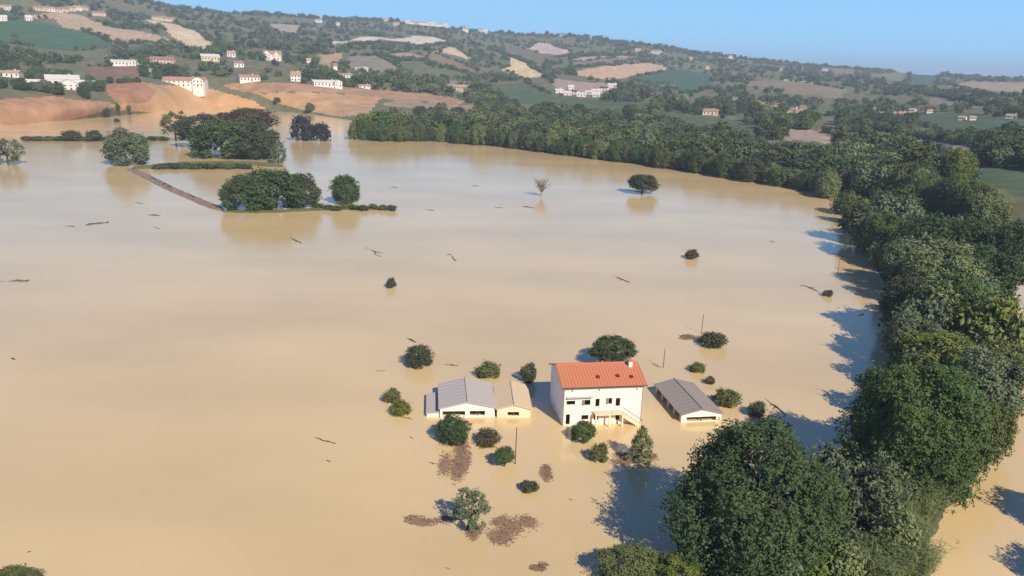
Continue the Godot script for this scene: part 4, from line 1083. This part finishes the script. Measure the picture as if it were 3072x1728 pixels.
func build_farm() -> void:
	var plaster := mat("plaster", Color(0.955, 0.925, 0.88), 0.92, tex_wall, 0.12)
	var cream := mat("cream", Color(0.93, 0.86, 0.73), 0.92, tex_wall, 0.12)
	var tile := mat("tile", Color(0.90, 0.575, 0.435), 0.85, tex_grain, 0.8)
	var tile_pale := mat("tile_pale", Color(0.95, 0.85, 0.71), 0.9, tex_grain, 0.8)
	var sheet := mat("cement_sheet", Color(0.85, 0.80, 0.765), 0.8, tex_grain, 0.5)
	var sheet_dark := mat("cement_sheet_dark", Color(0.70, 0.655, 0.615), 0.8, tex_grain, 0.5)
	for q in [sheet, sheet_dark, tile, tile_pale]:
		q.roughness = 1.0
		q.metallic_specular = 0.08
	var dark := mat("gutter", Color(0.36, 0.27, 0.23), 0.7)
	# farmhouse, origin at the middle of its plan; front face +z
	var w := 10.8
	var d := 8.0
	var h := 5.55
	var fx := Vector2(12.45, -97.0)
	var turn := deg_to_rad(9.5)
	var mid := fx - Vector2(sin(turn), cos(turn)) * d / 2
	var o := thing("farmhouse", "white two storey farmhouse with an orange tile roof standing in the flood", "house", Vector3(mid.x, 0, mid.y), turn)
	var x0 := -w / 2
	var z := d / 2
	var holes := [[0.45, 2.95, 1.6, 3.5], [2.85, 2.8, 3.65, 3.55], [4.35, 2.55, 4.9, 3.65], [6.1, 2.85, 6.6, 3.7], [7.1, 2.5, 7.7, 3.65], [0.45, 0.15, 1.0, 1.6], [2.55, 0.75, 3.5, 1.4], [4.25, 0.6, 4.85, 1.7], [7.2, 0.5, 7.75, 1.65], [1.0, 4.75, 1.25, 4.98], [4.6, 4.75, 4.85, 4.98], [9.75, 4.7, 10.0, 4.95]]
	for q in holes:
		q[0] += x0
		q[2] += x0
	var st := start()
	gable_walls(st, w, d, h, 1.4, -1.6, true, 0.3, true)
	panel(st, x0, -1.6, w / 2, h, 0.3, holes, Transform3D(Basis.IDENTITY, Vector3(0, 0, z)))
	part("wall", done(st), plaster, o)
	for i in 9:
		var q: Array = holes[i]
		window(o, q[0], q[1], q[2], q[3], z - 0.02, i in [1, 3])
	st = start()
	box(st, Vector3(-w / 2 + 0.3, 2.1, -d / 2 + 0.3), Vector3(w / 2 - 0.3, 2.25, z - 0.45))
	part("floor_slab", done(st), cream, o)
	var rf := part("roof", gable_roof(w, d, 1.4, 0.35, 0.14, true), tile, o)
	rf.position.y = h + 0.02
	# ridge cap, gutter, skylights, chimney, vent
	st = start()
	for i in 27: tube(st, [Vector3(-5.6 + i * 0.42, 1.51, 0), Vector3(-5.2 + i * 0.42, 1.54, 0)], [0.12, 0.14], 6)
	part("ridge_tiles", done(st), tile, rf)
	# tile courses of the slope towards the viewer
	st = start()
	var slope := Vector3(0, -1.4 - 0.12, d / 2 + 0.35).normalized()
	var len := Vector2(1.52, d / 2 + 0.35).length()
	for i in 27:
		var x := -w / 2 - 0.2 + i * 0.43
		var a := Vector3(x, 1.4 + 0.12, 0.1) 
		tube(st, [a + slope * 0.1, a + slope * (len - 0.12)], [0.03, 0.035], 4)
	part("cover_tile_rows", done(st), tile, rf)
	st = start()
	tube(st, [Vector3(-w / 2 - 0.4, -0.12, d / 2 + 0.42), Vector3(w / 2 + 0.4, -0.12, d / 2 + 0.42)], [0.08, 0.08], 8)
	part("gutter", done(st), dark, rf)
	for s in [[-0.55, 0.62], [2.15, 0.6], [3.95, 0.66]]:
		var p: Vector3 = Vector3(s[0], 1.4 + 0.17, 0) + slope * len * s[1]
		var hb := MeshInstance3D.new()
		hb.name = "skylight"
		hb.mesh = box_mesh(Vector3(-0.22, -0.02, -0.26), Vector3(0.22, 0.1, 0.26))
		hb.material_override = mat("skylight", Color(0.45, 0.16, 0.11), 0.6)
		rf.add_child(hb, true)
		hb.position = p
		hb.rotation.x = atan2(1.52, d / 2 + 0.35)
	var ch := part("chimney", box_mesh(Vector3(4.15, 0.7, 0.55), Vector3(4.65, 2.0, 1.0)), plaster, rf)
	part("chimney_cap", box_mesh(Vector3(4.08, 2.002, 0.48), Vector3(4.72, 2.1, 1.07)), tile, ch)
	part("ridge_vent", box_mesh(Vector3(0.55, 1.35, -0.14), Vector3(0.85, 1.8, 0.14)), tile, rf)
	# landing, balcony rail and outside stair
	st = start()
	box(st, Vector3(x0 + 4.1, 1.76, z), Vector3(x0 + 7.95, 1.92, z + 1.15))
	for x in [4.15, 6.0, 7.75]: box(st, Vector3(x0 + x, -1.5, z + 0.9), Vector3(x0 + x + 0.2, 1.76, z + 1.1))
	part("landing", done(st), cream, o)
	st = start()
	for i in 19: box(st, Vector3(x0 + 4.15 + i * 0.2, 1.92, z + 1.06), Vector3(x0 + 4.18 + i * 0.2, 2.62, z + 1.09))
	box(st, Vector3(x0 + 4.1, 2.62, z + 1.04), Vector3(x0 + 7.95, 2.67, z + 1.11))
	part("railing", done(st), mat("rail", Color(0.85, 0.82, 0.78), 0.6), o)
	var stair := Node3D.new()
	stair.name = "stair"
	o.add_child(stair)
	for i in 10:
		part("step", box_mesh(Vector3(x0 + 7.95 + i * 0.28, 1.74 - i * 0.19 - 0.5, z), Vector3(x0 + 8.23 + i * 0.28, 1.74 - i * 0.19, z + 1.1)), cream, stair)
	st = start()
	tube(st, [Vector3(x0 + 7.9, 2.65, z + 1.07), Vector3(x0 + 10.7, 0.75, z + 1.07)], [0.04, 0.04], 6)
	for i in 8: tube(st, [Vector3(x0 + 8.0 + i * 0.36, 1.6 - i * 0.244, z + 1.07), Vector3(x0 + 8.0 + i * 0.36, 2.58 - i * 0.244, z + 1.07)], [0.02, 0.02], 5)
	part("handrail", done(st), dark, stair)
	# loggia awning rod over the left windows
	st = start()
	box(st, Vector3(x0 + 0.4, 3.98, z), Vector3(x0 + 3.85, 4.05, z + 0.4))
	part("awning", done(st), mat("awning", Color(0.72, 0.68, 0.68), 0.8), o)
	for x in [-w / 2 + 0.08, w / 2 - 0.08]:
		st = start()
		tube(st, [Vector3(x, -1, z + 0.07), Vector3(x, h, z + 0.07)], [0.05, 0.05], 6)
		part("downpipe", done(st), mat("pipe", Color(0.7, 0.62, 0.55), 0.6), o)
	# grey barn with lean-to and cream annex
	var t2 := deg_to_rad(6.0)
	var bw := 7.3
	var bd := 8.4
	var bfront := Vector2(-5.45, -97.85)
	var bm := bfront - Vector2(sin(t2), cos(t2)) * bd / 2
	var b := thing("barn", "wide low white barn with a grey sheet gable roof left of the farmhouse", "barn", Vector3(bm.x, 0, bm.y), t2)
	barn(b, bw, bd, 1.35, 0.85, plaster, sheet, [[0.35, 0.3, 3.35, 0.92], [3.95, 0.25, 6.0, 0.92]], false)
	st = start()
	box(st, Vector3(-bw / 2 - 1.75, -1.5, bd / 2 - 0.55), Vector3(-bw / 2 - 0.05, 0.5, bd / 2 - 0.35))
	box(st, Vector3(-bw / 2 - 1.75, -1.5, -bd / 2 + 1.6), Vector3(-bw / 2 - 1.6, 0.5, bd / 2 - 0.55))
	box(st, Vector3(-bw / 2 - 1.6, -1.5, -bd / 2 + 1.6), Vector3(-bw / 2 - 0.05, 0.62, -bd / 2 + 1.75))
	var sh := thing("lean_to_shed", "narrow grey roofed lean-to shed at the left side of the barn", "shed", b.position, t2)
	part("wall", done(st), plaster, sh)
	st = start()
	var lo := [Vector3(-bw / 2 - 1.85, 0.52, bd / 2 - 0.2), Vector3(-bw / 2 - 0.04, 0.68, bd / 2 - 0.2), Vector3(-bw / 2 - 0.04, 0.68, -bd / 2 + 1.4), Vector3(-bw / 2 - 1.85, 0.52, -bd / 2 + 1.4)]
	slab(st, lo, 0.08)
	part("roof", done(st), sheet, sh)
	var t3 := deg_to_rad(4.0)
	var aw := 4.5
	var ad := 8.2
	var af := Vector2(0.75, -98.2)
	var am := af - Vector2(sin(t3), cos(t3)) * ad / 2
	var an := thing("annex", "cream low outbuilding with a peach tile roof joined to the barn's right side", "outbuilding", Vector3(am.x, 0, am.y), t3)
	barn(an, aw, ad, 1.25, 0.6, cream, tile_pale, [[1.4, 0.28, 2.95, 0.82]], true)
	# barn on the right
	var t4 := deg_to_rad(9.5)
	var rw := 5.7
	var rd := 10.6
	var rfp := Vector2(26.0, -98.7)
	var rm := rfp - Vector2(sin(t4), cos(t4)) * rd / 2
	var rb := thing("barn", "narrow grey roofed barn right of the farmhouse with one wide dark opening", "barn", Vector3(rm.x, 0, rm.y), t4)
	barn(rb, rw, rd, 1.1, 0.7, plaster, sheet_dark, [[0.75, 0.1, 4.95, 0.72]], false, true)

func slab(st: SurfaceTool, a: Array, thick: float) -> void:
	var up := Vector3(0, thick, 0)
	var c: Vector3 = (a[0] + a[1] + a[2] + a[3]) / 4 + up / 2
	quad_from(st, c, a[0] + up, a[3] + up, a[2] + up, a[1] + up)
	quad_from(st, c, a[0], a[1], a[2], a[3])
	for i in 4: quad_from(st, c, a[i], a[i] + up, a[(i + 1) % 4] + up, a[(i + 1) % 4])

func barn(o: Node3D, w: float, d: float, h: float, rh: float, wm: Material, rm: Material, holes: Array, tiled: bool, open_left := false) -> void:
	for q in holes:
		q[0] -= w / 2
		q[2] -= w / 2
	var st := start()
	gable_walls(st, w, d, h, rh, -1.6, false, 0.22, true, open_left)
	if open_left:
		var bays := []
		for i in 4: bays.append([-d / 2 + 0.5 + i * (d - 1) / 4 + 0.12, -1.2, -d / 2 + 0.5 + (i + 1) * (d - 1) / 4 - 0.12, h - 0.18])
		panel(st, -d / 2 + 0.22, -1.6, d / 2 - 0.22, h, 0.2, bays, Transform3D(Basis(Vector3.UP, -PI / 2), Vector3(-w / 2, 0, 0)))
	panel(st, -w / 2, -1.6, w / 2, h, 0.22, holes, Transform3D(Basis.IDENTITY, Vector3(0, 0, d / 2)))
	part("wall", done(st), wm, o)
	var rf := part("roof", gable_roof(w, d, rh, 0.22, 0.09, false), rm, o)
	rf.position.y = h + 0.02
	# raised sheet seams running down both slopes
	st = start()
	var n := int(d / (0.45 if tiled else 1.05))
	for s in [-1.0, 1.0]:
		for i in n + 1:
			var z := -d / 2 - 0.15 + (d + 0.3) * i / n
			tube(st, [Vector3(0, rh + 0.1, z), Vector3(s * (w / 2 + 0.2), 0.1 - rh * 0.2 / (w / 2), z)], [0.02, 0.02], 4)
	part("seams", done(st), rm, rf)
	st = start()
	tube(st, [Vector3(0, rh + 0.1, -d / 2 - 0.22), Vector3(0, rh + 0.1, d / 2 + 0.22)], [0.1, 0.1], 6)
	part("ridge_cap", done(st), rm, rf)
	for q in holes:
		# a post or a half-sunk door leaf in the opening
		part("door_post", box_mesh(Vector3((q[0] + q[2]) / 2 - 0.06, -1.2, d / 2 - 0.18), Vector3((q[0] + q[2]) / 2 + 0.06, q[3], d / 2 - 0.06)), mat("old_wood", Color(0.3, 0.25, 0.21), 0.9), o)

func build_houses() -> void:
	var wc := [Color(0.93, 0.90, 0.86), Color(0.86, 0.79, 0.69), Color(0.85, 0.74, 0.68)]
	var rc := [Color(0.86, 0.83, 0.80), Color(0.72, 0.61, 0.53), Color(0.62, 0.49, 0.43), Color(0.72, 0.55, 0.46), Color(0.66, 0.55, 0.43), Color(0.38, 0.34, 0.33)]
	for i in wc.size(): wall_mats.append(mat("hill_wall_%d" % i, wc[i], 0.9, tex_wall, 0.1))
	for i in rc.size(): roof_mats.append(mat("hill_roof_%d" % i, rc[i], 0.9, tex_wall, 0.1))
	var made := {}
	var k := 0
	for q in HOUSES:
		var p := ground(q[1], q[2])
		var w: float = q[3]
		var h: float = q[4]
		var label: String = q[7]
		var group := ""
		if label.begins_with("G:"):
			var s := label.substr(2).split("|")
			label = s[0]
			group = s[1]
		k += 1
		house_spots.append(Vector3(p.x, w / 2, p.z))
		var face := atan2(-p.x, -p.z) + (fmod(k * 0.37, 0.7) - 0.35)
		var o := thing("village_house" if group else "hill_house", label, "house", p, face, group)
		var d := clampf(w * (0.45 if w > 25 else 0.8), 5, 16)
		var wh := h * 0.62
		hill_house(o, Vector3.ZERO, w, d, wh, h * 0.38, wall_mats[q[5]], roof_mats[q[6]], true, "")
		if q[0] == "villa":
			hill_house(o, Vector3(-w * 0.05, -1.0, d * 0.75), w * 2.0, d * 0.6, wh * 0.7, h * 0.25, wall_mats[0], roof_mats[0], true, "wing_")
			hill_house(o, Vector3(w * 0.12, -2.5, d * 1.5), w * 0.62, d * 1.1, wh * 0.9, h * 0.4, wall_mats[0], roof_mats[0], false, "porch_")
		elif q[0] == "gable2":
			hill_house(o, Vector3(-w * 0.24, 0, d * 0.45), w * 0.42, d * 0.5, wh * 1.05, h * 0.4, wall_mats[0], roof_mats[3], false, "left_")
			hill_house(o, Vector3(w * 0.28, 0, d * 0.45), w * 0.36, d * 0.4, wh * 0.9, h * 0.35, wall_mats[0], roof_mats[3], false, "right_")
		elif q[0] == "long":
			hill_house(o, Vector3(w * 0.36, 0, d * 0.3), w * 0.26, d * 0.9, wh * 1.25, h * 0.3, wall_mats[0], roof_mats[q[6]], false, "wing_")

func hill_house(o: Node3D, at: Vector3, w: float, d: float, h: float, rh: float, wm: Material, rm: Material, along_x: bool, pre: String) -> void:
	var st := start()
	var holes := []
	var big := w > 7
	if big:
		var n := clampi(int(w / 3.2), 2, 9)
		var floors := 2 if h > 4.6 else 1
		for i in n:
			for fl in floors:
				var x := -w / 2 + w * (i + 0.5) / n
				var y := h / floors * (fl + 0.3)
				if fl == 0 and i == n / 2: holes.append([x - 0.6, 0.0, x + 0.6, y + h / floors * 0.45])
				else: holes.append([x - 0.55, y, x + 0.55, y + h / floors * 0.45])
	gable_walls(st, w, d, h, rh, -9.0, along_x, 0.3, true)
	panel(st, -w / 2, -9.0, w / 2, h, 0.3, holes, Transform3D(Basis.IDENTITY, Vector3(0, 0, d / 2)))
	var wl := part(pre + "wall", done(st), wm, o)
	wl.position = at
	var rf := part(pre + "roof", gable_roof(w, d, rh, 0.4, 0.2, along_x), rm, o)
	rf.position = at + Vector3(0, h + 0.03, 0)
	for q in holes:
		var door: bool = q[1] == 0.0
		var f := part("door" if door else "window", box_mesh(Vector3(q[0], q[1], d / 2 - 0.25), Vector3(q[2], q[3], d / 2 - 0.12)), mat("door_wood", Color(0.33, 0.24, 0.18), 0.8) if door else mat("glass", Color(0.05, 0.055, 0.065), 0.12), o)
		f.position = at
	if big and pre == "":
		part("chimney", box_mesh(Vector3(w * 0.2, rh * 0.3, -0.4), Vector3(w * 0.2 + 0.8, rh + 1.0, 0.4)), wm, rf)

# ---------------------------------------------------------------- scene
func _ready() -> void:
	var cam := Camera3D.new()
	cam.name = "camera"
	add_child(cam)
	cam.position = Vector3(0, 45.0, 0)
	cam.rotation = Vector3(-0.26813, 0, 0.02967)
	cam.fov = 39.826
	cam.near = 0.5
	cam.far = 20000
	cam.current = true
	var env := Environment.new()
	env.background_mode = Environment.BG_SKY
	var sm := ProceduralSkyMaterial.new()
	sm.sky_top_color = Color(0.13, 0.27, 0.55)
	sm.sky_horizon_color = Color(0.58, 0.83, 1.0)
	sm.energy_multiplier = 1.16
	sm.sky_curve = 0.2
	sm.ground_bottom_color = Color(0.35, 0.31, 0.25)
	sm.ground_horizon_color = Color(0.62, 0.76, 0.9)
	sm.sun_angle_max = 1.0
	var sky := Sky.new()
	sky.sky_material = sm
	env.sky = sky
	env.tonemap_mode = Environment.TONE_MAPPER_LINEAR
	env.tonemap_exposure = 1.17
	env.sdfgi_enabled = true
	env.ssao_enabled = true
	env.ssil_enabled = true
	env.fog_enabled = true
	env.fog_density = 0.0002
	env.fog_light_color = Color(0.80, 0.86, 0.93)
	var we := WorldEnvironment.new()
	we.name = "world_environment"
	we.environment = env
	add_child(we)
	var sun := DirectionalLight3D.new()
	sun.name = "sun"
	sun.light_energy = 1.6
	sun.light_color = Color(1.0, 0.955, 0.88)
	sun.light_angular_distance = 0.5
	sun.shadow_enabled = true
	add_child(sun)
	# low sun behind the camera to the right: shadows run away and to the left
	var el := deg_to_rad(37)
	var to := Vector3(-0.5 * cos(el), -sin(el), -0.866 * cos(el))
	sun.look_at_from_position(Vector3.ZERO, to, Vector3.UP)

	rng.seed = 20240
	lumps.seed = 3
	lumps.frequency = 0.004
	lumps.fractal_octaves = 3
	fine.seed = 4
	fine.frequency = 0.03
	tex_soft = noise_tex(0.012, 0.78, 1.0, 5)
	tex_wall = noise_tex(0.012, 0.9, 1.0, 7)
	tex_grain = noise_tex(0.05, 0.68, 1.0, 6)

	# water
	var wm := StandardMaterial3D.new()
	wm.albedo_color = Color(0.885, 0.765, 0.555)
	var wt := noise_tex(0.006, 0.91, 1.0, 21, 1024)
	wm.albedo_texture = wt
	wm.uv1_triplanar = true
	wm.uv1_world_triplanar = true
	wm.uv1_scale = Vector3(0.0022, 0.003, 0.0045)
	wm.roughness = 0.14
	wm.metallic_specular = 0.5
	var pm := PlaneMesh.new()
	pm.size = Vector2(16000, 16000)
	meta(part("flood_water", pm, wm, self), "", "", "", "structure")

	build_terrain()
	build_bank()
	var dike := ridge("embankment", DIKE, 4.6, 0.7, base(Color(0.58, 0.50, 0.45)), 1)
	meta(dike, "narrow grey brown embankment track rising from the flood", "embankment", "", "structure")
	meta(ridge("grassy_bank", GRASS_BANK, 5.0, 0.6, base(Color(0.42, 0.42, 0.27)), 2), "", "", "", "structure")
	meta(ridge("grassy_bank", ISLAND, 13.0, 0.7, base(Color(0.45, 0.45, 0.28)), 3), "", "", "", "structure")
	meta(ridge("grassy_bank", HEDGE_LINE, 3.0, 0.6, base(Color(0.33, 0.31, 0.25)), 4), "", "", "", "structure")
	build_protos()
	build_farm()
	build_houses()
	for q in TREES:
		plant({"oak": "oak_tree", "conifer": "conifer_tree"}.get(q[0], "tree" if q[1] == "tree" else "shrub"), q[0], q[1], Vector3(q[2], 0, q[3]), q[4], q[5], q[6], q[7], "tree" if q[1] == "tree" else "shrub")
	build_wood_edge()
	build_bank_plants()
	build_hill_trees()
	build_debris()
	print("top level nodes ", get_child_count())
